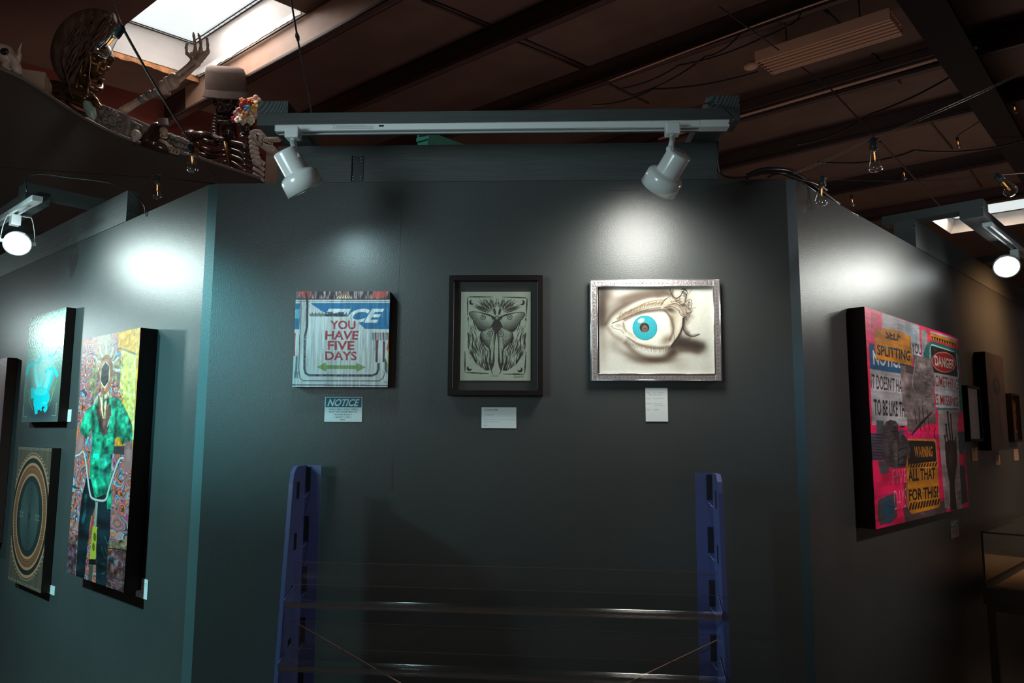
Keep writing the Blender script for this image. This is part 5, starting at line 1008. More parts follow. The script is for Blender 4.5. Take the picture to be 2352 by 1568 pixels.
# ================================================================== DISPLAY RACK
dL, dR = 2.385, 2.25
pL = P(702, 1068, dL); pR = P(1637, 1086, dR); ev = pR-pL; raz = math.degrees(math.atan2(ev.x, ev.y))
RK = Frame(pL, raz); RW = math.hypot(ev.x, ev.y); zt = pL.z
rack = empty('display_rack', RK.mat(0, 0, 0), label='blue metal display rack with clear shelves before the middle wall', cat='rack')
def upright(x, sg, ztop, nm):
    d0, d1 = .095, .235   # side panel depth at the top and at the floor
    th = .0025; poly = [(0, 0), (-d1, 0), (-d0-.004, ztop-.05), (-d0+.004, ztop-.02), (-d0+.02, ztop-.004), (-d0+.035, ztop), (0, ztop)]
    t = MB().use('purple'); t.prism(poly, x-th/2, x+th/2, ax='yz')
    t.box(x, x-sg*-.05*1 if sg > 0 else x, 0, 0, 0, 0) if False else None
    t.box(min(x, x+sg*.052), max(x, x+sg*.052), -.0025, 0, 0, ztop)           # back flange turned inwards
    n = len(poly)
    for i in range(1, n-1):
        a, b = poly[i], poly[i+1]
        if a[0] > -.01: continue
        t.add([(x, a[0], a[1]), (x-sg*.012, a[0]+.001, a[1]), (x-sg*.012, b[0]+.001, b[1]), (x, b[0], b[1])], [(0, 1, 2, 3)])
    o = t.build(nm, rack)
    for i in range(8):
        z = ztop-.048-i*.152
        if z < .1: break
        dd = d0+(d1-d0)*(ztop-z)/ztop
        MB().use('slot').box(x+sg*.0008, x+sg*.0022, -dd*.52-.016, -dd*.52+.004, z-.05, z).build('side_slot', o)
        MB().use('slot').box(x+sg*.004, x+sg*.018, -.0040, -.0022, z-.03, z+.044).build('flange_slot', o)
        MB().use('purple').add([(x+sg*.020, -.004, z+.044), (x+sg*.020, -.004, z-.032), (x+sg*.006, -.02, z-.05), (x+sg*.003, -.02, z-.05), (x+sg*.018, -.001, z-.032), (x+sg*.018, -.001, z+.044)], [(0, 1, 4, 5), (1, 2, 3, 4)]).build('slot_tab', o)
    return o
upright(0, 1, zt, 'side_panel'); upright(RW, -1, pR.z, 'side_panel')
def tray(zb, y_f, hb, hf, dep):
    """clear acrylic tray: tall back, short front lip, rolled bottom"""
    x0, x1 = .004, RW-.004; th = .003
    prof = [(y_f-.012, zb+hf), (y_f, zb+.014)]+[(y_f+.011-.011*math.cos(a), zb+.013-.013*math.sin(a)) for a in (.5, 1.0, 1.57)]+[(y_f+dep-.01, zb+.002), (y_f+dep, zb+.012), (y_f+dep+.004, zb+hb)]
    r = MB().use('acr'); n = len(prof); vs = [(x0, p[0], p[1]) for p in prof]+[(x1, p[0], p[1]) for p in prof]
    r.add(vs, [(i, i+1, n+i+1, n+i) for i in range(n-1)], True); o = r.build('shelf', rack)
    e = MB().use('acre'); e.box(x0, x1, prof[0][0]-.001, prof[0][0]+.001, prof[0][1]-.0012, prof[0][1]+.0006); e.box(x0, x1, prof[-1][0]-.001, prof[-1][0]+.001, prof[-1][1]-.0012, prof[-1][1]+.0006)
    e.box(x0, x1, y_f-.001, y_f+.012, zb-.002, zb+.0008); e.box(x0, x1, y_f-.0005, y_f+.003, zb+.002, zb+.0135); e.build('shelf_rim', o)
    h = MB().use('purple')
    for x in (x0+.001, x1-.001): h.prism([(y_f+.001, zb), (y_f+dep, zb), (y_f+dep, zb+.05), (y_f-.002, zb+.02)], x-.001, x+.001, ax='yz')
    h.build('shelf_bracket', o); return o
zb = lambda px, py, w: RK.uv(px, py, w)[1]
tray(zb(672, 1394, .14), -.14, .115, .068, .075)
tray(zb(655, 1540, .165), -.165, .115, .068, .085)
tray(zb(655, 1540, .165)-.21, -.19, .115, .068, .09); tray(zb(655, 1540, .165)-.42, -.21, .115, .068, .10)
M['acre'] = mat('acrylic_edge2', (.30, .27, .25), .28)
M['rod'] = mat('orange_lit_rod', (.75, .42, .28), .3, metal=.8)  # orange light on the rods is put into this metal colour
zb0 = RK.uv(698, 1433, .01)[1]; zb1 = RK.uv(1633, 1467, .01)[1]
for a, b, nm in (((.0, zb0), (RW, zb0-.62), 1), ((RW, zb1), (0, zb1-.62), 2)):
    MB().use('rod').tube([(a[0], -.008-.004*nm, a[1]), (b[0], -.008-.004*nm, b[1])], .0022, 8).build('cross_brace', rack, label='thin brace rod with orange light in its colour')

# ================================================================== GLASS DISPLAY CASE
cc = RIGHT.uv(2255, 1222, .06); pc = hit(2255, 1222, RIGHT.pt(0, 0, .06), RIGHT.n); ztc = pc.z
dc = (pc-CAM).dot(_F); zbc = P(2262, 1345, dc).z
_cm = Matrix(((RIGHT.n.x, RIGHT.e.x, 0, pc.x), (RIGHT.n.y, RIGHT.e.y, 0, pc.y), (0, 0, 1, 0), (0, 0, 0, 1)))   # x out of the wall, y along the wall
case = empty('display_case', _cm, label='glass display case on a dark metal stand at the right edge', cat='display case')
CW, CLn = .52, 1.15
t = MB().use('pane')
t.box(0, CW, 0, .003, zbc, ztc); t.box(0, CW, CLn-.003, CLn, zbc, ztc); t.box(0, .003, .003, CLn-.003, zbc, ztc); t.box(CW-.003, CW, .003, CLn-.003, zbc, ztc); t.box(0, CW, 0, CLn, ztc, ztc+.003); t.build('glass_box', case)
t = MB().use('case')
for x in (0, CW):
    for y in (0, CLn): t.box(x-.004, x+.004, y-.004, y+.004, zbc, ztc)
t.box(0, CW, -.004, .004, ztc-.003, ztc+.004).box(-.004, .004, 0, CLn, ztc-.003, ztc+.004); t.build('glass_edge', case)
MB().use('case').box(-.01, CW+.01, -.01, CLn+.01, zbc-.075, zbc).build('base_tray', case, bevel=.003)
MB().use('tancl').box(.03, CW-.03, .03, CLn-.03, zbc, zbc+.006).build('cloth_lining', case)
for x in (0, CW-.035):
    for y in (0, CLn-.035): MB().use('case').box(x, x+.035, y, y+.035, 0, zbc-.105).build('leg', case, bevel=.002)
MB().use('case').box(0, CW, 0, CLn, zbc-.105, zbc-.076).build('stand_rail', case)
cb = empty('low_cabinet', _cm@T3(.16, .30, 0), label='dark panelled cabinet door standing under the glass display case', cat='cabinet')
MB().use('cloth').box(0, .34, 0, .03, .0, .55).build('cabinet_door', cb); MB().use('case').box(.02, .32, -.012, 0, .03, .05).box(.02, .32, -.012, 0, .47, .49).box(.02, .04, -.012, 0, .03, .49).build('door_moulding', cb)

# ================================================================== STRING LIGHT BULBS
PROF = [(.0135, 0), (.0150, -.008), (.0175, -.022), (.0215, -.040), (.0255, -.058), (.0285, -.070), (.0300, -.078), (.0298, -.084), (.0270, -.090), (.0200, -.095), (.0100, -.0975), (.0035, -.0995), (0, -.1005)]
def bulb(px, py, px2, py2, d, lab, dd=0.0, wscale=None, group='clear filament bulbs on the string lights', far=False, lit=True):
    """from the socket top pixel to the bulb tip pixel"""
    a = P(px, py, d); b = P(px2, py2, d+dd); v = b-a; L = v.length; k = L/.150
    Q = (-v).to_track_quat('Z', 'Y').to_matrix().to_4x4()
    t = empty('filament_bulb', Matrix.Translation(a)@Q@Matrix.Scale(k, 4), label=lab, cat='light bulb', group=group)
    s = MB().use('sock'); s.lathe([(0, .004), (.006, .004), (.012, 0), (.0155, -.006), (.0155, -.026), (.0170, -.030), (.0170, -.048), (.0145, -.050), (0, -.050)], 20)
    s.tube([(0, 0, .002), (.004, 0, .010), (0, 0, .016), (-.004, 0, .010)], .0022, 6); s.tube([(-.024, 0, -.006), (.024, 0, -.006)], .0045, 8); s.build('socket', t)
    ws = wscale or 1
    MB().use('glass').lathe([(r*ws, z-.049) for r, z in PROF], 28 if not far else 12).build('glass_bulb', t)
    MB().use('stem').lathe([(.0055, -.055), (.0050, -.098), (.0030, -.102), (0, -.103)], 12).lathe([(.009, -.049), (.007, -.056), (.003, -.058)], 12).build('filament_tube', t)
    f = MB().use('filfar' if far else 'fil')
    for i in range(3 if not far else 1):
        a_ = i*2.1; f.tube([(.002*math.cos(a_), .002*math.sin(a_), -.060), (.0025*math.cos(a_+.4), .0025*math.sin(a_+.4), -.078), (.002*math.cos(a_), .002*math.sin(a_), -.092)], .0008 if not far else .003, 6)
    f.build('filament', t); return t
bulb(282, 62, 226, 128, 1.75, 'large clear bulb tilted before the bronze skull under the skylight', dd=-.02, wscale=1.0)
bulb(438, 332, 444, 398, 2.6, 'clear bulb hanging before the dark rib cage'); bulb(361, 402, 361, 458, 3.2, 'clear glowing bulb hanging above the left wall edge')
bulb(2005, 318, 2012, 397, 2.3, 'clear bulb high at the right hanging against the dark ceiling'); bulb(1890, 405, 1885, 474, 2.55, 'glowing clear bulb hanging at the right wall corner')
bulb(2290, 402, 2326, 444, 2.3, 'clear bulb tilted to the right above the right rig', dd=-.07)
for x, y, d, lb in ((1955, 448, 8, 'tiny far amber bulb low beside the right wall top'), (2074, 387, 9, 'tiny far amber bulb above the long right wire'), (2198, 315, 9, 'tiny far amber bulb in the middle of the far row'), (2328, 236, 9, 'tiny far amber bulb nearest the right edge')):
    bulb(x, y, x+5, y+26, d, lb, group='tiny far bulbs', far=True)
def wire(L, r, lab, sag=0.0, m='wire', n=14, cat='wire'):
    pts = []
    for (a, b) in zip(L[:-1], L[1:]):
        A_, B_ = P(*a), P(*b)
        for i in range(n): t = i/n; pts.append(A_.lerp(B_, t)-Z*sag*4*t*(1-t))
    pts.append(P(*L[-1])); return cable('string_wire', pts[::1] if len(pts) < 3 else pts, r, m, label=lab, cat=cat)
_sp = spline; 
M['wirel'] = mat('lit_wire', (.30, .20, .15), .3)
wire([(283, 66, 1.75), (436, 322, 2.6)], .0035, 'thick string light wire between the tilted bulb and the hanging bulb', .008)
wire([(440, 340, 2.6), (500, 405, 2.9), (560, 450, 3.1)], .0030, 'string light wire from the hanging bulb behind the left wall corner', .01)
wire([(260, 5, 1.9), (281, 62, 1.75)], .0012, 'thin wire holding the tilted bulb up'); wire([(665, -20, 2.2), (683, 85, 2.35), (716, 262, 2.7)], .0030, 'long wire hanging from the ceiling behind the track board', 0)
MB().use('wire').tube([P(681.5, 76, 2.33), P(683, 84, 2.34), P(685, 93, 2.35)], [.004, .007, .005], 8).build('wire_joint', label='small dark connector on the long ceiling wire', cat='connector')
wire([(-10, 384, 3.3), (345, 407, 3.2)], .0022, 'thin dark wire from the left edge to the glowing left bulb', .0); wire([(377, 408, 3.2), (520, 425, 3.3)], .0022, 'thin dark wire from the glowing left bulb to the wall corner', 0)
for k, o in enumerate((0, 2.2)):
    wire([(1822, 398+o, 2.5), (1996, 320+o, 2.3)], .0011, ['upper', 'lower'][k]+' of the paired wires rising to the high right bulb', .003+.004*k, 'wirel')
    wire([(2014, 314+o, 2.3), (2370, 155+o, 2.2)], .0011, ['upper', 'lower'][k]+' of the paired wires running off the right edge', .003+.004*k, 'wirel')
wire([(1905, 411, 2.55), (2279, 403, 2.3)], .0014, 'thin wire from the right corner bulb to the tilted bulb', .012); wire([(2300, 402, 2.3), (2370, 396, 2.3)], .0014, 'thin wire from the tilted bulb to the right edge', 0, 'wirel')
wire([(1840, 412, 2.5), (1876, 411, 2.55)], .0012, 'short wire end at the right corner bulb', 0); 
wire([(1830, 332, 7), (2000, 262, 7.5), (2247, 134, 8)], .010, 'long drooping cable under the right ceiling', .05); wire([(1880, 372, 7), (2100, 345, 8), (2352, 322, 8)], .010, 'dark drooping cable behind the high right bulb', .06)
wire([(1425, 204, 6), (1560, 150, 6), (1750, 87, 6.2), (1873, 14, 6.4)], .008, 'drooping cable above the middle track board', .03); wire([(1455, 218, 6.3), (1620, 130, 6.4), (1700, 78, 6.4)], .008, 'second drooping cable crossing above the track board', .04)
wire([(1360, 242, 5.6), (1500, 205, 5.6), (1740, 165, 5.8)], .008, 'low cable just above the right half of the track board', .03); wire([(1790, 50, 6), (1850, 5, 6)], .006, 'short looped wire at the top of the ceiling', .1)
wire([(2198, 312, 9), (2275, 262, 9)], .005, 'faint wire above the middle tiny bulb'); wire([(2330, 440, 4), (2360, 420, 4)], .003, 'short dark wire beside the tilted bulb')
wire([(1650, 14, 6), (1790, 116, 6)], .006, 'thin ceiling rod left of the strip light', 0, cat='rod'); wire([(1841, 154, 6.2), (1904, 200, 6.3), (2003, 306, 6.6)], .007, 'ceiling rod running under the strip light toward the high right bulb', 0, cat='rod')
wire([(2021, 325, 7), (2096, 404, 8), (2169, 484, 9)], .009, 'ceiling rod running from the high right bulb to the far skylight', 0, cat='rod')
# conduits on the purlin
for k, (a, b) in enumerate((((1701, 256), (2232, 99)), ((1701, 267), (2244, 109)))):
    d = .30; A_, B_ = csb(*a, d), csb(*b, d); cable('conduit_pipe', [cpt(A_[0], A_[1]+1.0, d), cpt(A_[0], A_[1], d), cpt(B_[0], B_[1], d)], .014 if k else .009, 'purlin' if not k else M['fluo'], label=['thin dark upper pipe along the fourth ceiling beam', 'pale lower pipe along the fourth ceiling beam'][k], cat='pipe')
A_, B_ = csb(1400, 192, .3), csb(1750, 61, .3); cable('conduit_pipe', [cpt(A_[0], A_[1], .27), cpt(B_[0], B_[1], .27), cpt(B_[0], B_[1]-.8, .27)], .007, 'fluo', label='thin pipe along the third ceiling beam', cat='pipe')
# strip light
d = .34; c0 = csb(1737, 143, d); c1 = csb(2045, 42, d); c2 = csb(1773, 172, d); c3 = csb(2073, 80, d)
sA = (c0[0]+c1[0])/2; sB = (c2[0]+c3[0])/2; bA = (c0[1]+c2[1])/2; bB = (c1[1]+c3[1])/2
fx = empty('strip_light', Matrix.Translation(cpt(sA, bA, d))@CM.to_3x3().to_4x4(), label='unlit beige strip light with ribbed louvres under the ceiling', cat='ceiling light')
Lx = bA-bB; Wx = sB-sA
MB().use('fluo').box(-.01, .015, 0, Lx, -.005, .09).box(Wx-.01, Wx+.01, 0, Lx, 0, .05).box(0, Wx, 0, Lx, .085, .095).build('housing', fx)
for i in range(5): x = Wx*(i+.75)/5.6; MB().use('fluo').prism([(x, 0), (x+Wx*.085, .0), (x+Wx*.05, .05), (x+Wx*.035, .05)], .0, Lx, ax='xz').build('louvre', fx)
MB().use('fluo').blob((.05, -.06, .0), (.045, .07, .04)).build('end_knob', fx); MB().use('purlin').box(0, Wx, .01, .02, .0, .09).build('end_plate', fx)
for x, y in ((.1, .25), (.1, Lx-.25)): MB().use('purlin').tube([(x, y, .09), (x, y, .33)], .006, 6).build('hanger_rod', fx)

# ================================================================== CURVED BLACK FASCIA AND THE FIGURES ON IT
HF = 2.10
edge_px = [(-60, 132), (0, 158), (50, 181), (100, 212), (160, 252), (230, 292), (300, 322), (380, 346), (440, 358), (500, 378), (560, 398), (625, 420), (760, 470)]
ep = [hit(x, y, CAM+Z*HF, Z) for x, y in edge_px]; ep2 = [Vector(q) for q in spline(ep, 5)]
t = MB().use('cloth', True); n = len(ep2); vs = []
for p in ep2: vs += [p, p-Z*1.6, p+Vector((-.045, .015, 0)), p-Z*1.6+Vector((-.045, .015, 0))]
t.add(vs, [(4*i, 4*i+1, 4*i+5, 4*i+4) for i in range(n-1)]+[(4*i+6, 4*i+7, 4*i+3, 4*i+2) for i in range(n-1)], True)
t.build('curved_fascia', label='large curved black fascia with figures standing on its edge', cat='fascia')
M['rim'] = mat('fascia_rim', (.12, .10, .09), .5)
MB().use('rim').tube([p+Z*.004 for p in ep2], .012, 8).build('fascia_rim_strip', label='thin pale rim along the top edge of the curved black fascia', cat='trim')
# deck behind the edge
t = MB().use('cloth'); vs = []
for p in ep2: vs += [p-Z*.02, p-Z*.02+Vector((-1.3, 1.0, 0))]
vs += [v-Z*.03 for v in vs]; k = len(ep2)*2
t.add(vs, [(2*i, 2*i+2, 2*i+3, 2*i+1) for i in range(len(ep2)-1)]+[(k+2*i+1, k+2*i+3, k+2*i+2, k+2*i) for i in range(len(ep2)-1)]); t.build('upper_deck', label='dark deck behind the curved fascia carrying the skeleton figures', cat='deck')

def dpx(px, py, dz=0.0, back=.15):     # depth of the fascia edge under a pixel column, plus a little
    best = min(ep2, key=lambda p: abs(px-(1176+FPX*((p-CAM).dot(_R))/((p-CAM).dot(_F)))))
    return (best-CAM).dot(_F)+back
def basis(toward=None, roll=0, yaw=0, pitch=0):
    """x right in the photo, y away from the camera, z up; then turned"""
    m = Matrix((( _R.x, _F.x, _U.x), (_R.y, _F.y, _U.y), (_R.z, _F.z, _U.z)))
    return (m@Matrix.Rotation(math.radians(yaw), 3, 'Z')@Matrix.Rotation(math.radians(pitch), 3, 'X')@Matrix.Rotation(math.radians(roll), 3, 'Y')).to_4x4()
def g2(x, y, cx, cy, sx, sy): return math.exp(-((x-cx)/sx)**2-((y-cy)/sy)**2)
def skull_mesh(mb, s, T):
    """skull facing local -y, s = half height; carved sockets, nose opening, cheekbones, tapering face"""
    nu, nv = 56, 44; vs = []
    for i in range(nv+1):
        th = math.pi*i/nv
        for j in range(nu):
            ph = 2*math.pi*j/nu; x = math.sin(th)*math.cos(ph); y = math.sin(th)*math.sin(ph); z = math.cos(th)
            px, py, pz = x*.74, y*.92, z*.86
            if z < .05:
                k = min(1, (.05-z)/.9); fr_ = max(0, -y+.15)
                px *= 1-.42*k; py = py*(1-.25*k) if y < 0 else py*(1-.85*k**.8); pz = pz*(1+.30*min(1, fr_*1.4)*k)
            if y < .1:
                ax = abs(px)
                dpt = .34*g2(ax, pz, .29, -.10, .165, .15)+.22*g2(px, pz, 0, -.40, .10, .14)-.10*g2(ax, pz, .46, -.36, .14, .09)-.06*g2(ax, pz, .28, .10, .26, .06)-.05*g2(px, pz, 0, -.22, .07, .12)-.08*g2(px, pz, 0, -.68, .26, .12)+.10*g2(ax, pz, .44, -.58, .12, .14)
                py += dpt
            if abs(x) > .3: px -= math.copysign(.10*g2(y, pz, -.25, -.05, .25, .22), px)
            vs.append(T@(Vector((px, py, pz))*s))
    fs = [(i*nu+j, (i+1)*nu+j, (i+1)*nu+(j+1) % nu, i*nu+(j+1) % nu) for i in range(nv) for j in range(nu)]
    mb.add(vs, fs, True)
    for k in range(8):       # upper teeth
        a = (k-3.5)*.24; mb.tube([T@(Vector((.27*math.sin(a), -.40-.26*math.cos(a), -.86))*s), T@(Vector((.26*math.sin(a), -.40-.27*math.cos(a), -1.0))*s)], [.034*s, .026*s], 6)
    return mb
def jaw_mesh(mb, s, T, drop=0.0):
    R_ = Matrix.Rotation(drop, 4, 'X'); H = Vector((0, .05, -.45)); f = lambda v: T@((R_@(v-H)+H)*s)
    pts = [Vector((-.48, .02, -.40)), Vector((-.47, .0, -.78)), Vector((-.42, -.18, -1.06)), Vector((-.25, -.50, -1.20)), Vector((0, -.66, -1.24)), Vector((.25, -.50, -1.20)), Vector((.42, -.18, -1.06)), Vector((.47, 0, -.78)), Vector((.48, .02, -.40))]
    mb.tube([f(Vector(q)) for q in spline(pts, 4)], [(.10+.035*math.sin(math.pi*i/32))*s for i in range(33)], 10, flat=1.3)
    for k in range(8):
        a = (k-3.5)*.24; mb.tube([f(Vector((.28*math.sin(a), -.38-.26*math.cos(a), -1.16))), f(Vector((.27*math.sin(a), -.38-.27*math.cos(a), -1.02)))], [.032*s, .026*s], 6)
def loc(o): return o.matrix_world.translation
def rel(px, py, d, o): return P(px, py, d)-loc(o)
def ribs(mb, c, sp_top, sp_bot, w, dep, n, T, drop=.12, r=.012, taper=.0):
    """rib pairs from the spine round to the breastbone, local frame x right, y away, z up"""
    for i in range(n):
        t = i/(n-1); zc = sp_top+(sp_bot-sp_top)*t; ww = w*(.62+.50*math.sin(math.pi*(.25+.6*t)))
        for sg in (-1, 1):
            pts = []
            for k in range(15):
                a = math.pi*k/14; pts.append(T@(c+Vector((sg*ww*math.sin(a)**.8 if a < math.pi*.99 else 0, dep*math.cos(a), zc-drop*k/14+(.02*math.sin(a))))))
            mb.tube(pts, [r*(1.0+.5*math.sin(math.pi*k/14)) for k in range(15)], 8, flat=.7)
def spine(mb, pts, r, n):
    q = [Vector(v) for v in spline(pts, 10)]; m = len(q)
    for i in range(n):
        k = i*(m-1)/(n-1); a = q[int(k)].lerp(q[min(m-1, int(k)+1)], k-int(k)); mb.blob(a, (r, r*1.1, r*.72), nu=10, nv=8)
    mb.tube(q, r*.62, 8)

# ---- bronze long haired skeleton under the skylight
d1 = 5.22; RS = 1.0
e = empty('bronze_skeleton', P(187, 232, d1), label='bronze skeleton with long brown hair looking up to the right under the skylight', cat='skeleton')
B = basis(yaw=62, pitch=12); B.translation = rel(216, 132, d1, e); sc = .155
t = MB().use('bronze'); skull_mesh(t, sc, B); t.build('skull', e)
t = MB().use('bronze'); jaw_mesh(t, sc, B, .25); t.build('jaw', e)
t = MB().use('hair', True); rr = random.Random(4)
cap = [rel(a, b, d1+.05, e) for a, b in ((262, 44), (225, 45), (190, 62), (165, 92), (152, 130), (155, 165), (168, 195))]
t.tube(spline(cap, 6), [.03+.075*math.sin(math.pi*(i+2)/40) for i in range(37)], 12)
for i in range(150):
    u = rr.random(); x0 = 148+u*118; y0 = 120-76*math.sin(u*1.9+.15)+rr.uniform(-14, 24); dd = rr.uniform(-.12, .1)
    pts = [rel(x0+rr.uniform(-3, 3), y0, d1+dd-.06, e)]; x, y = x0, y0; L = rr.randint(3, 6)
    for k in range(L): x += -7+rr.uniform(-6, 5)-(4 if y < 110 else 0); y += 16+rr.uniform(-3, 6); x = max(x, 143+max(0, y-140)*.28); pts.append(rel(x, y, d1+dd-.05+.02*math.sin(k*2+i), e))
    t.tube(spline(pts, 4), [.010*(1-.7*k/(4*L)) for k in range(4*L+1)], 6)
t.build('hair', e)
t = MB().use('bronze'); spine(t, [rel(200, 165, d1+.05, e), rel(190, 195, d1+.05, e), rel(185, 230, d1, e)], .05, 6); t.tube([rel(203, 170, d1-.05, e), rel(202, 225, d1-.08, e)], [.012, .016], 8)
t.tube([rel(180, 170, d1-.05, e), rel(172, 222, d1-.06, e)], [.012, .016], 8); t.build('neck', e)
t = MB().use('bronze')
for a, b in (([(92, 205), (120, 208), (150, 210), (178, 214), (200, 230)], .030), ([(100, 215), (140, 222), (175, 236), (205, 252)], .018), ([(130, 228), (160, 246), (190, 262), (214, 268)], .012), ([(150, 232), (172, 252), (200, 262)], .010), ([(200, 232), (214, 228), (222, 240), (232, 248)], .022)):
    t.tube([rel(x, y, d1-.1, e) for x, y in spline(a, 5)], [b*(.7+.5*math.sin(math.pi*i/(len(a)*5-5))) for i in range(len(a)*5-4)], 10)
t.blob(rel(120, 208, d1, e), (.12, .08, .07), nu=16, nv=10); t.blob(rel(185, 222, d1, e), (.10, .07, .05)); t.build('shoulder_bones', e)
t = MB().use('turq'); t.blob(rel(206, 252, d1-.10, e), (.035, .03, .075), basis(roll=-22), nu=16, nv=12); t.build('turquoise_shell', e, label='turquoise shell ornament')
t = MB().use('bone'); t.tube([rel(x, y, d1-.15, e) for x, y in spline([(206, 118), (209, 140), (205, 175), (210, 185)], 4)], .003, 5); t.build('ear_wire', e)
# ---- raised skeletal arm
d2 = 5.60; RS = 1.0
e = empty('skeleton_arm', P(272, 262, d2), label='raised pale skeleton arm reaching an open hand into the skylight', cat='skeleton arm')
t = MB().use('bone')
def limb(pts, rs, n=12, fl=None): t.tube([rel(x, y, d2, e) for x, y in spline(pts, 5)], [r*.72 for r in np.interp(np.linspace(0, 1, 5*len(pts)-4), np.linspace(0, 1, len(rs)), rs)], n, flat=fl)
limb([(272, 262), (320, 232), (360, 212), (382, 202)], [.044, .034, .034, .040, .080]); t.build('upper_arm', e)
for q in ([(322, 232), (330, 226)], [(338, 222), (350, 214)], [(354, 216), (360, 212)]): MB().use('stone').tube([rel(x, y, d2-.012, e) for x, y in q], .030, 10).build('carved_band', e)
t = MB().use('bone'); t.blob(rel(388, 192, d2-.01, e), (.050, .05, .054)); t.blob(rel(378, 200, d2-.02, e), (.05, .05, .05)); t.blob(rel(398, 186, d2-.02, e), (.045, .05, .06)); t.build('elbow', e)
t = MB().use('bone'); limb([(392, 190), (410, 172), (430, 155), (450, 140)], [.066, .038, .028, .030, .048]); limb([(398, 196), (424, 176), (444, 158), (456, 146)], [.026, .020, .018, .026]); t.build('forearm', e)
t = MB().use('bone'); 
for x, y, r in ((452, 142, .032), (458, 136, .030), (446, 138, .028), (462, 130, .028)): t.blob(rel(x, y, d2, e), (r, r, r), nu=10, nv=8)
for b in ([(448, 138), (438, 130), (430, 122)], [(452, 138), (449, 128), (448, 116)], [(456, 136), (460, 126), (461, 114)], [(460, 132), (470, 124), (477, 118)]): limb(b, [.028, .020, .024], 8)
pal = [rel(x, y, d2+.005, e) for x, y in ((430, 122), (448, 117), (461, 115), (478, 119), (466, 134), (450, 142), (436, 136))]
t.add(pal+[p+_F*.03 for p in pal], [tuple(range(7)), tuple(range(13, 6, -1))]+[(i, i+7, (i+1) % 7+7, (i+1) % 7) for i in range(7)], False); t.build('palm', e)
for b in ([(430, 122), (428, 112), (429, 104), (432, 98)], [(449, 115), (448, 100), (446, 88), (444, 74)], [(461, 113), (461, 100), (459, 88), (455, 76)], [(477, 118), (477, 105), (476, 93), (474, 84)]):
    t = MB().use('bone'); limb(b, [.022, .013, .018, .012, .016, .006], 8); t.build('finger', e)
t = MB().use('bone'); limb([(466, 132), (474, 126), (479, 119), (478, 108)], [.018, .014, .015, .007], 8); t.build('thumb', e)
# ---- dark lacquered skeleton with a felt hat
d3 = 6.78; RS = 1.18
e = empty('dark_skeleton', P(520, 400, d3), label='dark glossy skeleton with bare ribs wearing a flat brown hat', cat='skeleton')
B = basis(yaw=-6, pitch=22); B.translation = rel(517, 222, d3, e); sc = .177
t = MB().use('dark'); skull_mesh(t, sc, B); t.build('skull', e)
t = MB().use('dark'); jaw_mesh(t, sc, B, .0); t.build('jaw', e)
H_ = basis(yaw=0, pitch=20, roll=4)@Matrix.Scale(1.18, 4); H_.translation = rel(520, 205, d3-.02, e)
t = MB().use('felt', True); t.lathe([(0, .165), (.10, .163), (.132, .150), (.142, .12), (.150, .03), (.152, -.005)], 40, H_)
t.lathe([(.150, .0), (.158, -.02), (.170, -.055), (.172, -.062), (.165, -.06), (.14, -.01), (.05, .0)], 40, H_); t.build('hat', e, label='flat-topped brown felt hat')
t = MB().use('dark'); spine(t, [rel(500, 268, d3+.02, e), rel(494, 295, d3, e), rel(498, 325, d3, e)], .030, 9); spine(t, [rel(530, 272, d3+.08, e), rel(533, 330, d3+.12, e), rel(540, 400, d3+.2, e)], .045, 10); t.tube([rel(522, 268, d3+.05, e), rel(528, 330, d3+.05, e)], .055, 12); t.build('neck', e)
t = MB().use('dark')
for i, (a, b, c_, r) in enumerate(((( 442, 308), (478, 312), (514, 322), .030), ((458, 318), (490, 330), (520, 332), .020), ((458, 336), (490, 348), (516, 346), .017), ((452, 350), (485, 360), (518, 358), .017), ((460, 366), (490, 374), (520, 372), .016), ((478, 388), (500, 392), (524, 384), .015), ((452, 322), (462, 345), (480, 372), .014))):
    t.tube([rel(x, y, d3-.06-.05*math.sin(j*.6), e) for j, (x, y) in enumerate(spline([a, b, c_], 6))], [r*(.75+.35*math.sin(math.pi*j/12)) for j in range(13)], 10)
for a, b, c_, r in (((530, 326), (556, 334), (572, 350), .024), ((530, 342), (552, 352), (566, 368), .018), ((530, 356), (554, 368), (572, 384), .018), ((530, 370), (550, 384), (566, 398), .016), ((528, 384), (545, 396), (556, 404), .015)):
    t.tube([rel(x, y, d3-.06, e) for x, y in spline([a, b, c_], 6)], [r*(.8+.35*math.sin(math.pi*j/12)) for j in range(13)], 10)
t.build('ribs', e); t = MB().use('bronze'); t.tube([rel(x, y, d3-.14, e) for x, y in ((517, 326), (521, 345), (525, 362), (528, 378), (528, 390))], [.022, .026, .028, .022, .008], 10, flat=.5); t.build('breastbone', e)
t = MB().use('dark'); t.blob(rel(440, 312, d3, e), (.05, .05, .05)); t.blob(rel(428, 318, d3, e), (.045, .05, .06)); t.tube([rel(430, 318, d3, e), rel(422, 345, d3, e), rel(420, 380, d3, e)], [.035, .028, .03], 10); t.build('shoulder_bones', e)
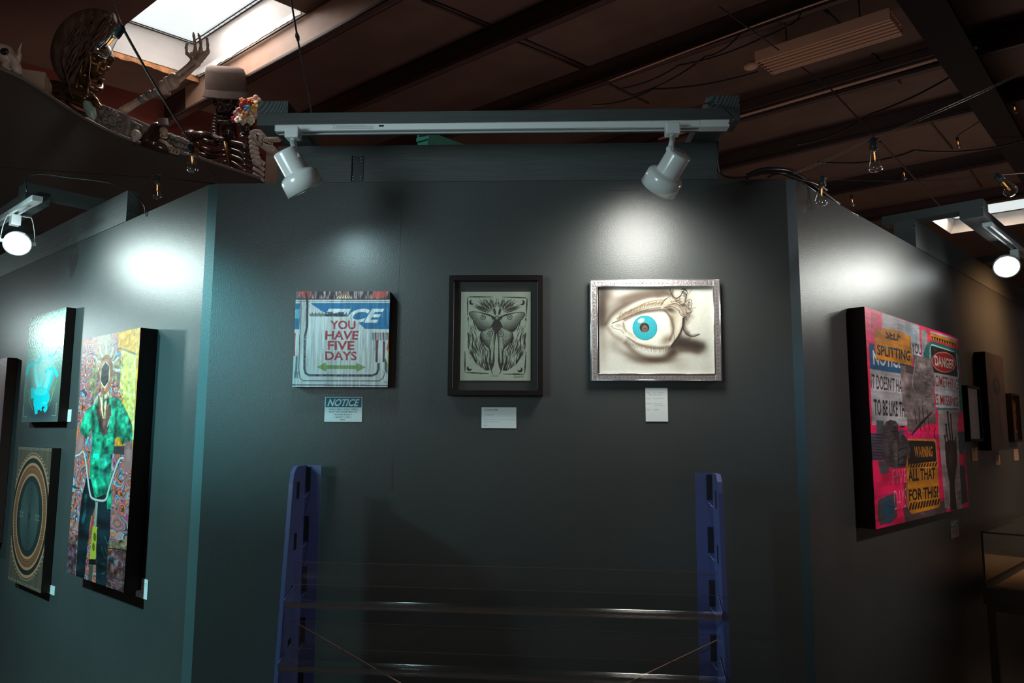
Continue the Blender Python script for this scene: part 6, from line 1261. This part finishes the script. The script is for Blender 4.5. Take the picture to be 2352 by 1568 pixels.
# ---- flower crowned small skeleton
d4 = 6.40; RS = 1.22
e = empty('flower_skeleton', P(575, 400, d4), label='small dark skeleton crowned with red, blue and cream flowers', cat='skeleton')
B = basis(yaw=-12, pitch=10); B.translation = rel(566, 280, d4, e); t = MB().use('dark'); skull_mesh(t, .105, B); jaw_mesh(t, .105, B); t.build('skull', e)
fl = [(551, 262, 'pinkf', .042), (558, 274, 'cream', .04), (563, 262, 'orange', .036), (574, 268, 'cream', .045), (580, 256, 'cream', .04), (585, 246, 'yellow', .045), (572, 252, 'orange', .03), (566, 243, 'red', .045), (576, 240, 'red', .03), (588, 234, 'pinkf', .045), (557, 250, 'red', .028), (568, 253, 'blue', .036), (560, 240, 'blue', .018), (582, 262, 'pinkf', .03), (548, 276, 'cream', .03), (538, 274, 'magenta', .022), (590, 252, 'yellow', .03), (578, 276, 'cream', .035), (556, 232, 'orange', .022), (575, 232, 'orange', .024)]
for i, (x, y, c, r) in enumerate(fl):
    t = MB().use(c); c0 = rel(x, y, d4-.10-.02*(i % 3), e); Bq = basis(yaw=rr.uniform(-40, 40), pitch=rr.uniform(-30, 30), roll=rr.uniform(0, 90))
    for k in range(5):
        a = 2*math.pi*k/5; t.blob(c0+Bq.to_3x3()@Vector((math.cos(a)*r*.66, -.01, math.sin(a)*r*.66)), (r*.5, r*.22, r*.5), Bq, nu=10, nv=7)
    t.blob(c0+Bq.to_3x3()@Vector((0, -.018, 0)), (r*.3, r*.3, r*.3), nu=8, nv=6); t.build('flower', e)
t = MB().use('dark'); spine(t, [rel(572, 300, d4, e), rel(574, 330, d4, e), rel(578, 365, d4, e)], .022, 9)
for i in range(5): y = 340+i*13; t.tube([rel(x, yy, d4-.03, e) for x, yy in spline([(560, y), (578, y+6), (600, y+20)], 5)], .013, 8)
t.build('neck_and_ribs', e)
t = MB().use('bone2')
for i in range(4): y = 366+i*13; t.tube([rel(x, yy, d4-.06, e) for x, yy in spline([(582, y-6), (596, y+2), (608, y+12)], 5)], .014, 8)
t.build('side_ribs', e, label='pale brown lower ribs')
# ---- patterned animal skull with open jaw
d5 = 6.25; RS = 1.22
e = empty('animal_skull', P(600, 340, d5), label='cream patterned animal skull with open toothed jaws left of the track', cat='skull')
def flat3(poly, d, th, m): 
    t = MB().use(m); a = [rel(x, y, d, e) for x, y in poly]; n = len(a); t.add(a+[p+_F*th for p in a], [tuple(range(n)), tuple(range(2*n-1, n-1, -1))]+[(i, i+n, (i+1) % n+n, (i+1) % n) for i in range(n)], False); return t
flat3(spline([(572, 302), (585, 296), (602, 299), (615, 306), (638, 305), (637, 318), (620, 320), (604, 320), (596, 312), (585, 318), (574, 314)], 3), d5-.04, .10, 'bone2').build('upper_jaw', e, bevel=.008)
flat3(spline([(592, 305), (603, 310), (600, 322), (612, 330), (630, 335), (628, 345), (612, 347), (596, 336), (585, 322), (586, 310)], 3), d5-.06, .08, 'bone2').build('lower_jaw', e, bevel=.008)
t = MB().use('bone2')
for i in range(8): t.tube([rel(608+i*3.8, 316, d5-.05, e), rel(608+i*3.8, 323, d5-.05, e)], [.006, .004], 6); 
for i in range(6): t.tube([rel(605+i*4, 324+i*1.8, d5-.05, e), rel(606+i*4, 318+i*2.2, d5-.05, e)], [.006, .004], 6)
t.build('teeth', e)
t = MB().use('blackp')
for q in ([(591, 309), (593, 314), (590, 320), (594, 324)], [(598, 328), (603, 329), (602, 333), (598, 333)], [(588, 307), (590, 312)]): t.tube([rel(x, y, d5-.066, e) for x, y in q], .003, 5)
t.build('painted_scroll', e, label='black painted scroll marks')
t = MB().use('bone2'); spine(t, [rel(582, 318, d5+.02, e), rel(584, 345, d5+.02, e), rel(590, 372, d5+.02, e)], .034, 6); t.build('neck_bones', e)
# boxes
def pbox(nm, px0, px1, py0, py1, d, th, m, yaw=0, **tg):
    c = P((px0+px1)/2, py1, d); o = empty(nm, c, **tg); w = (px1-px0)/FPX*d; h = (py1-py0)/FPX*d*1.03
    T = (Matrix.Rotation(math.radians(yaw), 4, 'Z')); MB().use(m).box(-w/2, w/2, 0, th, 0, h, T).build('box_body', o, bevel=.004); return o, w, h
RS = 1.0
pbox('speaker_box', 606, 638, 346, 430, 6.3, .15, 'tan', yaw=-10, label='tall tan box standing beside the small skeleton at the wall corner', cat='box')
pbox('storage_box', 48, 97, 160, 205, dpx(75, 190, back=.12), .2, 'tan', yaw=20, label='plain tan box behind the curved fascia at the upper left', cat='box')
# ---- bull skull
d6 = dpx(30, 150, back=.1)
e = empty('horned_skull', P(20, 150, d6), label='pale horned animal skull at the left edge above the curved fascia', cat='skull')
t = MB().use('bone2'); t.tube([rel(x, y, d6, e) for x, y in ((-8, 112), (10, 124), (24, 142), (26, 156))], [.05, .06, .05, .03], 14); t.tube([rel(x, y, d6-.02, e) for x, y in ((12, 128), (25, 130), (34, 142), (38, 158), (44, 172))], [.02, .028, .022, .03, .018], 10); t.blob(rel(2, 122, d6, e), (.06, .05, .05)); t.build('skull', e)
t = MB().use('bone2'); t.tube([rel(x, y, d6+.01, e) for x, y in spline([(38, 142), (44, 128), (44, 116), (50, 98)], 5)], list(np.linspace(.020, .002, 16)), 8); t.build('horn', e)
t = MB().use('blackp'); t.blob(rel(10, 118, d6-.055, e), (.026, .012, .022)); t.build('eye_socket', e)
t = MB().use('bone2'); t.tube([rel(x, y, d6-.03, e) for x, y in ((20, 140), (12, 152), (18, 160), (26, 162))], [.02, .026, .02, .01], 8); t.build('jaw', e)
# ---- carved stone frieze blocks standing on the rim
def frieze(px0, px1, top0, top1, bot0, bot1, lab, n):
    d = dpx((px0+px1)/2, 0, back=.03); e = empty('carved_block', P(px0, bot0, d), label=lab, cat='carving', group='carved stone blocks on the curved fascia')
    q = [rel(px0, top0, d-.08, e), rel(px1, top1, d+.1, e), rel(px1, bot1+6, d+.1, e), rel(px0, bot0+6, d-.08, e)]; k = _F*.08
    MB().use('stone').add(q+[v+k for v in q], [(0, 1, 2, 3), (7, 6, 5, 4), (0, 4, 5, 1), (3, 2, 6, 7), (0, 3, 7, 4), (1, 5, 6, 2)]).build('block', e, bevel=.008)
    t = MB().use('stone'); f = lambda u, v: (q[0]*(1-u)+q[1]*u)*(1-v)+(q[3]*(1-u)+q[2]*u)*v-_F*.012
    if n == 0:
        c = (.56, .48); t.tube([f(c[0]+.09*math.cos(a), c[1]+.15*math.sin(a)) for a in np.linspace(0, 6.283, 17)], .010, 6)
        for i in range(15): a = i*.419; t.tube([f(c[0]+.14*math.cos(a), c[1]+.22*math.sin(a)), f(c[0]+.27*math.cos(a+.1), c[1]+.44*math.sin(a+.1))], [.007, .013], 6)
        t.tube([f(*p) for p in ((.30, .5), (.26, .62), (.33, .72), (.40, .66))], .010, 6)
    elif n == 1:
        for p in (((.15, .2), (.45, .2), (.45, .6), (.15, .6), (.15, .2)), ((.55, .3), (.85, .3), (.85, .8), (.55, .8))): t.tube([f(*v) for v in p], .012, 6)
        t.blob(f(.3, .4), (.03, .02, .03))
    else:
        for i in range(4):
            for j in range(3): t.blob(f(.15+.23*i, .2+.28*j), (.028, .02, .022), nu=10, nv=8)
        t.tube([f(.1+.08*i, .1+.05*math.sin(i*1.7)) for i in range(10)], .010, 6)
    t.build('relief', e); return e
frieze(217, 292, 232, 262, 282, 322, 'carved stone block with a ringed sunburst relief', 0)
frieze(288, 372, 262, 300, 318, 346, 'weathered stone block with rectangular carved panels', 1)
frieze(366, 412, 296, 312, 344, 352, 'short plain-sided stone block right of the hooded figure', 3)
frieze(404, 434, 308, 322, 350, 360, 'knobbly carved stone block beside the hanging bulb', 2)
# ---- little hooded figure with a top hat
d7 = dpx(362, 0, back=-.02)
e = empty('hooded_figurine', P(362, 342, d7), label='small dark hooded skeleton figurine wearing a squat top hat', cat='figurine')
t = MB().use('dark'); t.tube([rel(x, y, d7, e) for x, y in ((352, 344), (355, 325), (360, 308), (366, 292), (370, 284))], [.11, .095, .075, .055, .03], 16); t.build('cloak', e)
t = MB().use('bone'); B = basis(yaw=30); B.translation = rel(376, 302, d7-.05, e); skull_mesh(t, .042, B); jaw_mesh(t, .042, B); t.build('skull', e)
H_ = basis(roll=-6, pitch=4); H_.translation = rel(376, 290, d7-.04, e); t = MB().use('felt'); t.lathe([(0, .055), (.036, .054), (.036, .004), (.046, .002), (.046, -.004), (.0, -.004)], 24, H_); t.build('hat', e)
t = MB().use('bone'); t.tube([rel(368, 322, d7-.09, e), rel(380, 328, d7-.1, e), rel(388, 336, d7-.08, e)], [.016, .012, .014], 8); t.build('arm', e)
e = empty('small_skull', P(310, 316, dpx(310, 0, back=-.05)), label='little pale skull lying at the foot of the panelled stone block', cat='skull'); dd = dpx(310, 0, back=-.08)
t = MB().use('bone2'); B = basis(yaw=35, roll=20); B.translation = rel(311, 312, dd, e); skull_mesh(t, .052, B); t.build('skull', e)
e = empty('bone_chain', P(392, 338, dpx(392, 0)), label='curl of pale bone rings lying right of the hooded figurine', cat='bones'); dd = dpx(392, 0, back=-.03); t = MB().use('bone')
for x, y, r in ((384, 338, .02), (390, 342, .024), (398, 346, .02), (406, 349, .018)): t.tube([rel(x, y, dd, e)+(_R*math.cos(a)+_U*math.sin(a))*r for a in np.linspace(0, 6.28, 13)], .006, 6)
t.build('rings', e)
